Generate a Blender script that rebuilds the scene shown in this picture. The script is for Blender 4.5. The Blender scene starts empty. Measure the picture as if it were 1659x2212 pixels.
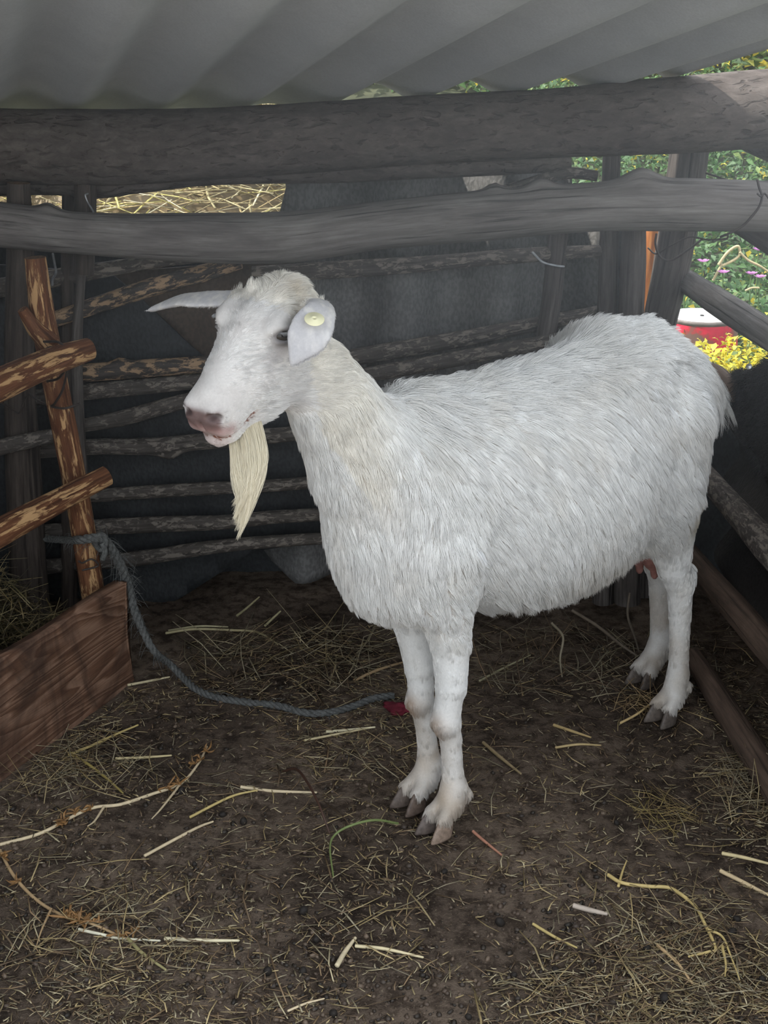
import bpy, math, random
import numpy as np
from mathutils import Vector, Matrix, kdtree

sc = bpy.context.scene
COL = sc.collection
rng = np.random.default_rng(7)
random.seed(7)

# ------------------------------------------------------------------ camera
PITCH = math.radians(20.0)
EYE = np.array([0.0, 0.0, 1.24])
FPX = 3000.0
cam_data = bpy.data.cameras.new('camera')
cam_data.sensor_fit = 'VERTICAL'
cam_data.sensor_height = 36.0
cam_data.sensor_width = 27.0
cam_data.lens = 36.0 * FPX / 2212.0
cam_data.clip_end = 200
cam = bpy.data.objects.new('camera', cam_data)
cam.location = EYE
cam.rotation_euler = (math.pi / 2 - PITCH, 0, 0)
COL.objects.link(cam)
sc.camera = cam

# ------------------------------------------------------------------ light
SKY_STRENGTH = 1.0
SUN_STRENGTH = 3.0
world = bpy.data.worlds.new('sky')
sc.world = world
world.use_nodes = True
wn = world.node_tree
wn.nodes.clear()
w_out = wn.nodes.new('ShaderNodeOutputWorld')
w_bg = wn.nodes.new('ShaderNodeBackground')
w_sky = wn.nodes.new('ShaderNodeTexSky')
w_sky.sky_type = 'NISHITA'
w_sky.sun_disc = False
w_sky.sun_elevation = math.radians(48)
w_sky.sun_rotation = math.radians(-20)
w_sky.air_density = 1.0
w_sky.dust_density = 3.0
w_mix = wn.nodes.new('ShaderNodeMix')
w_mix.data_type = 'RGBA'
w_mix.inputs[0].default_value = 0.8
w_mix.inputs[7].default_value = (0.93, 0.97, 1.0, 1)
w_gain = wn.nodes.new('ShaderNodeVectorMath')
w_gain.operation = 'SCALE'
w_gain.inputs['Scale'].default_value = 0.25
wn.links.new(w_sky.outputs[0], w_gain.inputs[0])
wn.links.new(w_gain.outputs[0], w_mix.inputs[6])
wn.links.new(w_mix.outputs[2], w_bg.inputs['Color'])
w_bg.inputs['Strength'].default_value = SKY_STRENGTH
wn.links.new(w_bg.outputs[0], w_out.inputs[0])

sun_data = bpy.data.lights.new('sun', 'SUN')
sun_data.energy = SUN_STRENGTH
sun_data.angle = math.radians(1.5)
sun_data.color = (1.0, 0.95, 0.86)
sun = bpy.data.objects.new('sun', sun_data)
# the sun stands to the left of the shed
sun.rotation_euler = Vector((0.78, 0.06, -0.92)).to_track_quat('-Z', 'Y').to_euler()
sun.location = (-5, 3, 6)
COL.objects.link(sun)

sc.view_settings.view_transform = 'Standard'
sc.view_settings.look = 'None'
sc.view_settings.gamma = 1.0
sc.view_settings.use_curve_mapping = False
sc.view_settings.exposure = 1.24
sc.cycles.max_bounces = 7
sc.cycles.diffuse_bounces = 4
sc.cycles.transparent_max_bounces = 8

# ------------------------------------------------------------------ geometry helpers
def ray(u, v):
    x = (u - 829.5) / FPX
    y = (v - 1106.0) / FPX
    return np.array([x, math.cos(PITCH) - y * math.sin(PITCH), -math.sin(PITCH) - y * math.cos(PITCH)])

def at(u, v, Y):
    "the point of the place seen at photo position u, v at distance Y into the shed"
    d = ray(u, v)
    return EYE + d * (Y / d[1])

def gr(u, v, z=0.0):
    "the point seen at u, v on the level z"
    d = ray(u, v)
    return EYE + d * ((z - EYE[2]) / d[2])

def hash_noise(p, seed=0):
    "smooth value noise, p is (n, 3); returns about -1..1"
    p = np.asarray(p, dtype=np.float64)
    i = np.floor(p).astype(np.int64)
    f = p - i
    f = f * f * (3 - 2 * f)
    def h(ix, iy, iz):
        n = (ix * 374761393 + iy * 668265263 + iz * 2147483647 + seed * 1274126177) & 0xFFFFFFFF
        n = ((n ^ (n >> 13)) * 1274126177) & 0xFFFFFFFF
        n = n ^ (n >> 16)
        return (n & 0xFFFF) / 32767.5 - 1.0
    r = 0
    for dx in (0, 1):
        wx = f[:, 0] if dx else 1 - f[:, 0]
        for dy in (0, 1):
            wy = f[:, 1] if dy else 1 - f[:, 1]
            for dz in (0, 1):
                wz = f[:, 2] if dz else 1 - f[:, 2]
                r = r + wx * wy * wz * h(i[:, 0] + dx, i[:, 1] + dy, i[:, 2] + dz)
    return r

def fbm(p, seed=0, octaves=3):
    p = np.asarray(p, dtype=np.float64)
    r = 0; a = 1.0; t = 0
    for o in range(octaves):
        r = r + a * hash_noise(p * (2 ** o), seed + 17 * o)
        t += a; a *= 0.5
    return r / t

def catmull(pts, per=8):
    pts = np.asarray(pts, dtype=np.float64)
    if len(pts) == 2:
        t = np.linspace(0, 1, per + 1)[:, None]
        return pts[0] * (1 - t) + pts[1] * t
    e = np.vstack([2 * pts[0] - pts[1], pts, 2 * pts[-1] - pts[-2]])
    out = []
    for k in range(1, len(e) - 2):
        p0, p1, p2, p3 = e[k - 1], e[k], e[k + 1], e[k + 2]
        for t in np.linspace(0, 1, per, endpoint=False):
            out.append(0.5 * ((2 * p1) + (p2 - p0) * t + (2 * p0 - 5 * p1 + 4 * p2 - p3) * t * t + (3 * p1 - p0 - 3 * p2 + p3) * t ** 3))
    out.append(e[-2])
    return np.array(out)

def frames(path):
    d = np.gradient(path, axis=0)
    d /= np.linalg.norm(d, axis=1)[:, None] + 1e-12
    ref = np.array([0, 0, 1.0]) if abs(d[0][2]) < 0.8 else np.array([0, 1.0, 0])
    n = np.cross(d[0], ref); n /= np.linalg.norm(n)
    N = []
    for k in range(len(path)):
        n = n - d[k] * (n @ d[k])
        n /= np.linalg.norm(n) + 1e-12
        N.append(n.copy())
    N = np.array(N)
    return d, N, np.cross(d, N)

class MB:
    "collects geometry for ONE mesh object"
    def __init__(self):
        self.v = []; self.f = []; self.m = []; self.n = 0; self.ax = []; self.col = []
    def add(self, verts, faces, mat=0, ax=None, col=None):
        verts = np.asarray(verts, dtype=np.float64)
        self.v.append(verts)
        self.ax.append(verts if ax is None else np.asarray(ax, dtype=np.float64))
        c = np.ones((len(verts), 3)) if col is None else np.broadcast_to(np.asarray(col, dtype=np.float64), (len(verts), 3))
        self.col.append(c)
        for f in faces:
            self.f.append([i + self.n for i in f]); self.m.append(mat)
        self.n += len(verts)
    def build(self, name, mats, parent=None, smooth=True, origin=None):
        v = np.vstack(self.v)
        o = np.zeros(3)
        if origin is not None:
            o = np.asarray(origin, dtype=np.float64)
        me = bpy.data.meshes.new(name)
        me.from_pydata((v - o).tolist(), [], self.f)
        if not isinstance(mats, (list, tuple)):
            mats = [mats]
        for m in mats:
            me.materials.append(m)
        me.polygons.foreach_set('material_index', self.m)
        if smooth:
            me.polygons.foreach_set('use_smooth', [True] * len(me.polygons))
        a = me.attributes.new('ax', 'FLOAT_VECTOR', 'POINT')
        a.data.foreach_set('vector', np.vstack(self.ax).astype(np.float32).ravel())
        c = me.attributes.new('tint', 'FLOAT_COLOR', 'POINT')
        cc = np.hstack([np.vstack(self.col), np.ones((self.n, 1))]).astype(np.float32)
        c.data.foreach_set('color', cc.ravel())
        me.update()
        ob = bpy.data.objects.new(name, me)
        COL.objects.link(ob)
        ob.location = o
        if parent is not None:
            ob.parent = parent
            ob.matrix_parent_inverse = parent.matrix_basis.inverted()
        return ob

def tag(ob, label=None, cat=None, group=None, kind=None):
    if label: ob['label'] = label
    if cat: ob['category'] = cat
    if group: ob['group'] = group
    if kind: ob['kind'] = kind
    return ob

def empty(name, loc):
    o = bpy.data.objects.new(name, None)
    o.empty_display_size = 0.05
    o.location = loc
    COL.objects.link(o)
    return o

def tube(mb, path, rad, sides=20, seed=0, rough=0.0, freq=18.0, stretch=0.18, ridge=0.0, caps=True, cap_mat=0, mat=0, flat=None, bumps=(), col=None, chip=0.0):
    """a round timber: path (n,3), rad scalar or (n,). rough = bark relief (fraction of radius),
    ridge = lengthwise furrows, bumps = list of (t, angle, size, height)"""
    path = np.asarray(path, dtype=np.float64)
    n = len(path)
    rad = np.broadcast_to(np.asarray(rad, dtype=np.float64), (n,)).copy()
    d, N, B = frames(path)
    seg = np.r_[0, np.cumsum(np.linalg.norm(np.diff(path, axis=0), axis=1))]
    th = np.linspace(0, 2 * np.pi, sides, endpoint=False)
    ct, st = np.cos(th), np.sin(th)
    A = np.repeat(th[None], n, 0); S = np.repeat(seg[:, None], sides, 1); R = np.repeat(rad[:, None], sides, 1)
    q = np.stack([np.cos(A) * R, np.sin(A) * R, S], -1).reshape(-1, 3)
    rr = R.copy()
    if rough:
        k = q * freq; k[:, 2] *= stretch
        rr = rr * (1 + rough * fbm(k + seed * 13.7, seed, 4).reshape(n, sides))
    if ridge:
        k = q * freq * 2.2; k[:, 2] *= 0.06
        rr = rr * (1 - ridge * np.abs(hash_noise(k + seed * 5.1, seed + 3)).reshape(n, sides))
    # slow swelling along the length
    rr = rr * (1 + 0.05 * hash_noise(np.stack([S.ravel() * 5, A.ravel() * 0 + seed, A.ravel() * 0], -1), seed + 9).reshape(n, sides))
    for (bt, ba, bs, bh) in bumps:
        da = np.abs((A - ba + np.pi) % (2 * np.pi) - np.pi) * R
        ds = S - bt * seg[-1]
        rr = rr + bh * np.exp(-(da ** 2 + (ds * 0.75) ** 2) / (bs * bs))
    V = path[:, None, :] + N[:, None, :] * (ct[None, :, None] * rr[..., None]) + B[:, None, :] * (st[None, :, None] * rr[..., None])
    ax = np.stack([np.cos(A) * R, np.sin(A) * R, S], -1)
    faces = []
    for i in range(n - 1):
        for j in range(sides):
            j2 = (j + 1) % sides
            faces.append((i * sides + j, i * sides + j2, (i + 1) * sides + j2, (i + 1) * sides + j))
    mb.add(V.reshape(-1, 3), faces, mat, ax.reshape(-1, 3), col)
    if caps:
        for end, i in ((0, 0), (1, n - 1)):
            ring = V[i]
            c = ring.mean(0) + d[i] * (0.0015 if end else -0.0015)
            vv = np.vstack([ring, c + (ring - c) * 0.5, c[None]])
            aa = np.vstack([ax[i], ax[i] * np.array([.5, .5, 1]), np.array([[0, 0, seg[i]]])])
            ff = []
            for j in range(sides):
                j2 = (j + 1) % sides
                if end:
                    ff.append((j, j2, sides + j2, sides + j)); ff.append((sides + j, sides + j2, 2 * sides))
                else:
                    ff.append((j2, j, sides + j, sides + j2)); ff.append((sides + j2, sides + j, 2 * sides))
            mb.add(vv, ff, cap_mat, aa, col)

def resample(path, n, rad=None):
    path = np.asarray(path); seg = np.r_[0, np.cumsum(np.linalg.norm(np.diff(path, axis=0), axis=1))]
    t = np.linspace(0, seg[-1], n)
    p = np.stack([np.interp(t, seg, path[:, k]) for k in range(3)], -1)
    if rad is None:
        return p
    return p, np.interp(t, np.linspace(0, seg[-1], len(rad)), rad)

# ------------------------------------------------------------------ materials
def newmat(name):
    m = bpy.data.materials.new(name)
    m.use_nodes = True
    nt = m.node_tree
    nt.nodes.clear()
    out = nt.nodes.new('ShaderNodeOutputMaterial')
    b = nt.nodes.new('ShaderNodeBsdfPrincipled')
    nt.links.new(b.outputs[0], out.inputs[0])
    return m, nt, b

def nd(nt, kind, **kw):
    n = nt.nodes.new(kind)
    for k, v in kw.items():
        if k in ('operation', 'blend_type', 'data_type', 'noise_dimensions', 'feature', 'attribute_name', 'attribute_type', 'wave_type', 'bands_direction', 'clamp', 'interpolation_type'):
            setattr(n, k, v)
        else:
            n.inputs[k].default_value = v
    return n

def attr(nt, name, kind='GEOMETRY'):
    n = nt.nodes.new('ShaderNodeAttribute'); n.attribute_name = name; n.attribute_type = kind
    return n

def scaled(nt, vec, s):
    n = nt.nodes.new('ShaderNodeVectorMath'); n.operation = 'MULTIPLY'
    n.inputs[1].default_value = s
    nt.links.new(vec, n.inputs[0])
    return n.outputs[0]

def noise(nt, vec, scale, detail=4, rough=0.6, dist=0.0):
    n = nt.nodes.new('ShaderNodeTexNoise')
    n.inputs['Scale'].default_value = scale; n.inputs['Detail'].default_value = detail
    n.inputs['Roughness'].default_value = rough; n.inputs['Distortion'].default_value = dist
    nt.links.new(vec, n.inputs['Vector'])
    return n.outputs[0]

def ramp(nt, fac, stops):
    n = nt.nodes.new('ShaderNodeValToRGB')
    e = n.color_ramp.elements
    while len(e) < len(stops): e.new(0.5)
    for k, (p, c) in enumerate(stops):
        e[k].position = p
        e[k].color = (c[0], c[1], c[2], 1) if hasattr(c, '__len__') else (c, c, c, 1)
    nt.links.new(fac, n.inputs[0])
    return n.outputs[0]

def mix(nt, fac, a, b, mode='MIX'):
    n = nt.nodes.new('ShaderNodeMix'); n.data_type = 'RGBA'; n.blend_type = mode
    for sock, val in ((n.inputs[0], fac), (n.inputs[6], a), (n.inputs[7], b)):
        if hasattr(val, 'links'):
            nt.links.new(val, sock)
        elif hasattr(val, '__len__'):
            sock.default_value = (val[0], val[1], val[2], 1)
        elif sock.identifier.startswith('Factor'):
            sock.default_value = val
        else:
            sock.default_value = (val, val, val, 1)
    return n.outputs[2]

def bump(nt, bsdf, h, strength=0.5, dist=0.004):
    n = nt.nodes.new('ShaderNodeBump')
    n.inputs['Strength'].default_value = strength; n.inputs['Distance'].default_value = dist
    nt.links.new(h, n.inputs['Height'])
    nt.links.new(n.outputs[0], bsdf.inputs['Normal'])

def obj_random(nt):
    return nt.nodes.new('ShaderNodeObjectInfo').outputs['Random']

def timber(name, dark, mid, light, crack=0.5, patch=None, patch_at=0.62, grain=1.0, bumps=0.6, fine=1.0, patch_scale=(45, 45, 14)):
    "weathered or barked round timber; lengthwise grain and cracks in straightened log coordinates"
    m, nt, b = newmat(name)
    ax = attr(nt, 'ax').outputs['Vector']
    g = noise(nt, scaled(nt, ax, (160 * fine, 160 * fine, 9 * fine * grain)), 1.0, 9, 0.72, 0.4)
    big = noise(nt, scaled(nt, ax, (22, 22, 6)), 1.0, 4, 0.6, 0.6)
    col = ramp(nt, g, [(0.28, dark), (0.5, mid), (0.72, light)])
    col = mix(nt, ramp(nt, big, [(0.35, 0.0), (0.7, 1.0)]), mix(nt, 1.0, col, (0.62, 0.6, 0.6), 'MULTIPLY'), col)
    ck = noise(nt, scaled(nt, ax, (75, 75, 3.2 * grain)), 1.0, 3, 0.5, 0.8)
    ckm = ramp(nt, ck, [(0.36 - 0.05 * crack, 0.0), (0.43, 1.0)])
    col = mix(nt, ckm, mix(nt, crack, col, tuple(c * 0.25 for c in dark)), col)
    h = mix(nt, 0.5, g, ckm)
    if patch is not None:
        pn = noise(nt, scaled(nt, ax, patch_scale), 1.0, 5, 0.7, 0.5)
        pm = ramp(nt, pn, [(patch_at - 0.03, 0.0), (patch_at + 0.03, 1.0)])
        pc = mix(nt, g, tuple(c * 0.6 for c in patch), patch)
        col = mix(nt, pm, col, pc)
        h = mix(nt, pm, h, mix(nt, 0.5, h, 0.35))
    nt.links.new(col, b.inputs['Base Color'])
    b.inputs['Roughness'].default_value = 0.85
    b.inputs['Specular IOR Level'].default_value = 0.25
    bump(nt, b, h, bumps, 0.006)
    return m

M = {}
M['beam'] = timber('beam_bark', (0.07, 0.058, 0.05), (0.12, 0.102, 0.09), (0.19, 0.165, 0.148), 0.5, fine=0.45, grain=9.0, bumps=0.9)
M['grey_log'] = timber('weathered_grey_log', (0.13, 0.116, 0.106), (0.21, 0.193, 0.18), (0.32, 0.305, 0.285), 0.85, fine=0.8)
M['rail'] = timber('rail_bark', (0.05, 0.042, 0.036), (0.105, 0.092, 0.081), (0.19, 0.17, 0.15), 0.6, patch=(0.27, 0.235, 0.20), patch_at=0.54, patch_scale=(95, 95, 38))
M['rail_peeled'] = timber('rail_flaking_bark', (0.035, 0.03, 0.027), (0.08, 0.07, 0.062), (0.15, 0.13, 0.115), 0.7, patch=(0.46, 0.31, 0.19), patch_at=0.53, patch_scale=(70, 70, 24))
M['post'] = timber('post_grey', (0.05, 0.043, 0.038), (0.115, 0.10, 0.09), (0.2, 0.18, 0.165), 0.9)
M['dark_post'] = timber('post_dark_brown', (0.035, 0.027, 0.022), (0.075, 0.06, 0.05), (0.13, 0.105, 0.088), 0.8)
M['peeled'] = timber('peeled_red_brown_wood', (0.075, 0.028, 0.013), (0.165, 0.066, 0.030), (0.29, 0.135, 0.062), 0.5, patch=(0.60, 0.36, 0.17), patch_at=0.55, bumps=0.6, patch_scale=(85, 85, 13))
M['red_bark'] = timber('orange_bark', (0.25, 0.07, 0.02), (0.55, 0.2, 0.05), (0.8, 0.38, 0.12), 0.4)
M['cut'] = timber('cut_end_wood', (0.12, 0.075, 0.045), (0.25, 0.16, 0.10), (0.36, 0.25, 0.16), 0.5)
M['brown_pole'] = timber('brown_bark_pole', (0.05, 0.035, 0.026), (0.115, 0.078, 0.056), (0.19, 0.13, 0.095), 0.4, fine=0.7)
M['twig'] = timber('dry_twig', (0.06, 0.048, 0.04), (0.13, 0.108, 0.09), (0.22, 0.19, 0.16), 0.3)

def mat_plank():
    m, nt, b = newmat('rough_brown_plank')
    ax = attr(nt, 'ax').outputs['Vector']
    w = noise(nt, scaled(nt, ax, (13, 6, 1.6)), 1.0, 2, 0.5, 0.5)
    n = nt.nodes.new('ShaderNodeMath'); n.operation = 'MULTIPLY'; n.inputs[1].default_value = 15
    nt.links.new(w, n.inputs[0])
    fr = nt.nodes.new('ShaderNodeMath'); fr.operation = 'FRACT'; nt.links.new(n.outputs[0], fr.inputs[0])
    rings = ramp(nt, fr.outputs[0], [(0.0, 0.25), (0.55, 0.75), (0.85, 1.0), (1.0, 0.2)])
    fine = noise(nt, scaled(nt, ax, (420, 300, 14)), 1.0, 4, 0.6, 0.2)
    f = mix(nt, 0.55, rings, fine)
    col = ramp(nt, f, [(0.25, (0.055, 0.026, 0.015)), (0.5, (0.15, 0.075, 0.043)), (0.8, (0.30, 0.18, 0.12))])
    st = noise(nt, scaled(nt, ax, (5, 5, 9)), 1.0, 5, 0.6, 1.2)
    col = mix(nt, ramp(nt, st, [(0.42, 0.0), (0.62, 0.8)]), col, (0.035, 0.02, 0.014))
    nt.links.new(col, b.inputs['Base Color'])
    b.inputs['Roughness'].default_value = 0.8
    b.inputs['Specular IOR Level'].default_value = 0.25
    bump(nt, b, f, 0.5, 0.003)
    return m
M['plank'] = mat_plank()

def mat_simple(name, col, rough=0.7, var=0.0, scale=20, spec=0.3, metal=0.0, bmp=0.0):
    m, nt, b = newmat(name)
    tc = nt.nodes.new('ShaderNodeTexCoord').outputs['Object']
    n = noise(nt, tc, scale, 4, 0.6)
    c = mix(nt, ramp(nt, n, [(0.3, 0.0), (0.7, 1.0)]), tuple(x * (1 - var) for x in col), tuple(min(1, x * (1 + var)) for x in col))
    nt.links.new(c, b.inputs['Base Color'])
    b.inputs['Roughness'].default_value = rough
    b.inputs['Specular IOR Level'].default_value = spec
    b.inputs['Metallic'].default_value = metal
    if bmp: bump(nt, b, n, bmp, 0.003)
    return m

M['wire'] = mat_simple('rusty_wire', (0.035, 0.026, 0.022), 0.6, 0.5, 60, 0.4)
M['steel_wire'] = mat_simple('bare_steel_wire', (0.35, 0.36, 0.37), 0.4, 0.3, 60, 0.5, 0.6)
M['nail'] = mat_simple('nail_metal', (0.45, 0.46, 0.46), 0.35, 0.1, 20, 0.5, 0.8)
M['rag'] = mat_simple('red_rag', (0.13, 0.014, 0.025), 0.9, 0.4, 40)
M['stone'] = mat_simple('grey_stone', (0.14, 0.12, 0.105), 0.9, 0.3, 40, bmp=0.4)
M['dropping'] = mat_simple('dropping', (0.018, 0.014, 0.011), 0.7, 0.4, 90)

def mat_roof():
    m, nt, b = newmat('grey_fibre_cement')
    tc = nt.nodes.new('ShaderNodeTexCoord').outputs['Object']
    n = noise(nt, tc, 5, 5, 0.6)
    f = noise(nt, tc, 240, 3, 0.6)
    c = ramp(nt, n, [(0.3, (0.46, 0.49, 0.515)), (0.7, (0.55, 0.58, 0.60))])
    c = mix(nt, ramp(nt, f, [(0.3, 0.0), (0.7, 1.0)]), mix(nt, 1.0, c, (0.86, 0.86, 0.86), 'MULTIPLY'), c)
    sp = noise(nt, tc, 34, 2, 0.5)
    c = mix(nt, ramp(nt, sp, [(0.76, 0.0), (0.79, 0.7)]), c, (0.5, 0.5, 0.48))
    nt.links.new(c, b.inputs['Base Color'])
    b.inputs['Roughness'].default_value = 0.8
    bump(nt, b, f, 0.25, 0.002)
    return m
M['roof'] = mat_roof()

def mat_sheet(name, a, bcol, weave=True):
    "old fibre sheet with a pressed pattern of little dimples"
    m, nt, b = newmat(name)
    ax = attr(nt, 'ax').outputs['Vector']
    n = noise(nt, ax, 7, 5, 0.65)
    col = ramp(nt, n, [(0.3, a), (0.7, bcol)])
    w = noise(nt, scaled(nt, ax, (150, 150, 105)), 1.0, 1.0, 0.4)
    col = mix(nt, ramp(nt, w, [(0.4, 0.0), (0.6, 1.0)]), mix(nt, 1.0, col, (0.72, 0.72, 0.72), 'MULTIPLY'), col)
    nt.links.new(col, b.inputs['Base Color'])
    b.inputs['Roughness'].default_value = 0.75
    b.inputs['Specular IOR Level'].default_value = 0.3
    if weave: bump(nt, b, w, 0.6, 0.004)
    return m
M['grey_sheet'] = mat_sheet('old_grey_fibre_sheet', (0.13, 0.128, 0.124), (0.20, 0.195, 0.188))
M['black_sheet'] = mat_sheet('black_roofing_felt', (0.018, 0.020, 0.022), (0.045, 0.048, 0.05))
M['dark_sheet'] = mat_sheet('dark_corrugated_sheet', (0.03, 0.028, 0.027), (0.06, 0.055, 0.05))
M['brown_board'] = mat_sheet('brown_hardboard', (0.05, 0.034, 0.024), (0.11, 0.08, 0.06), False)

def mat_dirt():
    m, nt, b = newmat('trodden_dirt')
    tc = nt.nodes.new('ShaderNodeTexCoord').outputs['Object']
    big = noise(nt, tc, 3.2, 5, 0.6, 0.4)
    mid = noise(nt, tc, 38, 5, 0.7)
    fine = noise(nt, tc, 230, 4, 0.7)
    c = ramp(nt, big, [(0.35, (0.085, 0.062, 0.046)), (0.65, (0.22, 0.165, 0.122))])
    c = mix(nt, ramp(nt, mid, [(0.40, 0.0), (0.56, 1.0)]), mix(nt, 1.0, c, (0.38, 0.36, 0.35), 'MULTIPLY'), c)
    c = mix(nt, ramp(nt, fine, [(0.60, 0.0), (0.68, 0.75)]), c, (0.30, 0.24, 0.165))
    nt.links.new(c, b.inputs['Base Color'])
    b.inputs['Roughness'].default_value = 0.95
    b.inputs['Specular IOR Level'].default_value = 0.15
    h = mix(nt, 0.5, mid, fine)
    bump(nt, b, h, 1.0, 0.012)
    return m
M['dirt'] = mat_dirt()

def mat_tinted(name, rough=0.6, spec=0.3, transl=0.0, var=0.15, scale=60):
    m, nt, b = newmat(name)
    t = attr(nt, 'tint').outputs['Color']
    ax = attr(nt, 'ax').outputs['Vector']
    n = noise(nt, ax, scale, 3, 0.6)
    c = mix(nt, ramp(nt, n, [(0.3, 0.0), (0.7, 1.0)]), mix(nt, 1.0, t, (1 - var * 2, 1 - var * 2, 1 - var * 2), 'MULTIPLY'), t)
    nt.links.new(c, b.inputs['Base Color'])
    b.inputs['Roughness'].default_value = rough
    b.inputs['Specular IOR Level'].default_value = spec
    if transl:
        tr = nt.nodes.new('ShaderNodeBsdfTranslucent')
        nt.links.new(c, tr.inputs['Color'])
        ms = nt.nodes.new('ShaderNodeMixShader'); ms.inputs[0].default_value = transl
        out = [x for x in nt.nodes if x.type == 'OUTPUT_MATERIAL'][0]
        nt.links.new(b.outputs[0], ms.inputs[1]); nt.links.new(tr.outputs[0], ms.inputs[2])
        nt.links.new(ms.outputs[0], out.inputs[0])
    return m
M['straw'] = mat_tinted('dry_straw', 0.5, 0.35)
M['leaf'] = mat_tinted('green_leaf', 0.55, 0.3, 0.35)
M['tinted'] = mat_tinted('plain_pigment', 0.6, 0.3)
M['rope'] = mat_tinted('grey_twine', 0.9, 0.1, 0.0, 0.3, 220)

# ------------------------------------------------------------------ setting
def floor_z(x, y):
    x = np.atleast_1d(np.asarray(x, dtype=np.float64)); y = np.atleast_1d(np.asarray(y, dtype=np.float64))
    p = np.stack([x, y, x * 0], -1)
    return 0.010 * fbm(p * 4.0, 3, 3) + 0.006 * fbm(p * 22.0, 8, 2) - 0.006

def grid_mesh(name, xs, ys, zf, mat, kind='structure'):
    X, Y = np.meshgrid(xs, ys, indexing='ij')
    Z = zf(X.ravel(), Y.ravel())
    V = np.stack([X.ravel(), Y.ravel(), Z], -1)
    nx, ny = len(xs), len(ys)
    I = np.arange(nx * ny).reshape(nx, ny)
    F = np.stack([I[:-1, :-1], I[1:, :-1], I[1:, 1:], I[:-1, 1:]], -1).reshape(-1, 4)
    mb = MB(); mb.v = [V]; mb.ax = [V]; mb.col = [np.ones((len(V), 3))]; mb.f = F.tolist(); mb.m = [0] * len(F); mb.n = len(V)
    ob = mb.build(name, mat)
    if kind: ob['kind'] = kind
    return ob

grid_mesh('floor', np.arange(-1.6, 1.3, 0.016), np.arange(0.2, 3.06, 0.016), floor_z, M['dirt'])

def terrain_z(x, y):
    p = np.stack([x, y, x * 0], -1)
    return np.maximum(0, y - 5.6) * 0.30 - 0.035 + 0.05 * fbm(p * 0.9, 12, 3) * smooth01(y, 3.2, 5)
grass_m = mat_simple('weedy_soil', (0.055, 0.060, 0.035), 0.9, 0.5, 6)
bounce_m = mat_simple('pale_bounce_ground', (0.40, 0.385, 0.365), 0.95, 0.15, 3)
def outer_z(x, y):
    inside = (np.abs(x + 0.15) < 1.4) & (y > 0.0) & (y < 3.0)
    return np.where(inside, -0.06, terrain_z(x, y))
def smooth01(x, a, b):
    t = np.clip((np.asarray(x) - a) / (b - a), 0, 1)
    return t * t * (3 - 2 * t)
grid_mesh('ground', np.r_[np.arange(-14, -3, 0.8), np.arange(-3, 3.2, 0.15), np.arange(3.2, 14, 0.8)], np.r_[np.arange(-10, -0.2, 0.7), np.arange(-0.2, 3.3, 0.1), np.arange(3.3, 14, 0.25)], outer_z, grass_m)
grid_mesh('bounce_ground', np.arange(-6, 6.1, 0.5), np.arange(-8, 0.21, 0.41), lambda x, y: x * 0 - 0.012, bounce_m)  # unseen pale ground, added to bounce sunlight onto the roof and goat

# corrugated roof of grey fibre-cement sheets, sloping down to the back
RR = np.array([-0.31, 0.99, -0.20]); RR /= np.linalg.norm(RR)      # along the waves, towards the back
RB = np.array([1.0, 0.0, 0.030]); RB /= np.linalg.norm(RB)         # along the eaves
RN = np.cross(RB, RR); RN /= np.linalg.norm(RN)                    # up
if RN[2] < 0: RN = -RN
RO = at(1496, 166, 2.74)                                           # corner where the last wave ends over the beam
def roof_point(a, t, up=0.0):
    return RO + RB * a + RR * t + RN * up
def roof():
    mb = MB()
    pitch = 0.172
    step = pitch / 16
    na = int(2.75 / step)
    A = -np.arange(na + 1) * step
    TT = np.linspace(0, 1, 34)
    V = []
    for side in (0, 1):
        for a in A:
            wv = 0.018 * math.cos(2 * math.pi * (a / pitch) + math.pi * 0.55)
            over = np.interp(a, [-0.75, -0.62, 0], [0.44, 0.14, 0.10])
            for t in -1.55 + TT * (1.55 + over):
                sag = 0.006 * math.sin(2.2 * a + t * 1.3)
                V.append(roof_point(a, t, wv + 0.012 + sag + side * 0.0065))
    nt_ = len(TT)
    n1 = (na + 1) * nt_
    F = []
    for i in range(na):
        for j in range(nt_ - 1):
            q = (i * nt_ + j, (i + 1) * nt_ + j, (i + 1) * nt_ + j + 1, i * nt_ + j + 1)
            F.append(q); F.append(tuple(n1 + k for k in q[::-1]))
    for i in range(na):
        for j in (0, nt_ - 1):
            F.append((i * nt_ + j, (i + 1) * nt_ + j, n1 + (i + 1) * nt_ + j, n1 + i * nt_ + j))
    for j in range(nt_ - 1):
        for i in (0, na):
            F.append((i * nt_ + j, i * nt_ + j + 1, n1 + i * nt_ + j + 1, n1 + i * nt_ + j))
    mb.add(V, F)
    ob = mb.build('ceiling', M['roof'])
    ob['kind'] = 'structure'
roof()

def slab(name, mat, x0, x1, y0, y1, z0, z1, kind='structure', wave=None):
    mb = MB()
    V = [(x, y, z) for x in (x0, x1) for y in (y0, y1) for z in (z0, z1)]
    F = [(0, 1, 3, 2), (4, 6, 7, 5), (0, 4, 5, 1), (2, 3, 7, 6), (0, 2, 6, 4), (1, 5, 7, 3)]
    mb.add(V, F)
    ob = mb.build(name, mat, smooth=False)
    if kind: ob['kind'] = kind
    return ob
slab('wall_backing', M['black_sheet'], -1.5, 0.56, 3.02, 3.05, -0.05, 0.80)  # black backing behind the sheets, added so no light leaks in
slab('corner_backing', M['black_sheet'], 0.56, 0.86, 2.962, 2.99, -0.05, 0.45)  # black piece added at the corner to shut out light from outside
slab('wall_left', M['black_sheet'], -1.25, -1.22, 0.9, 3.02, -0.05, 1.30)  # unseen side wall, put in to block light from the left

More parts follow.
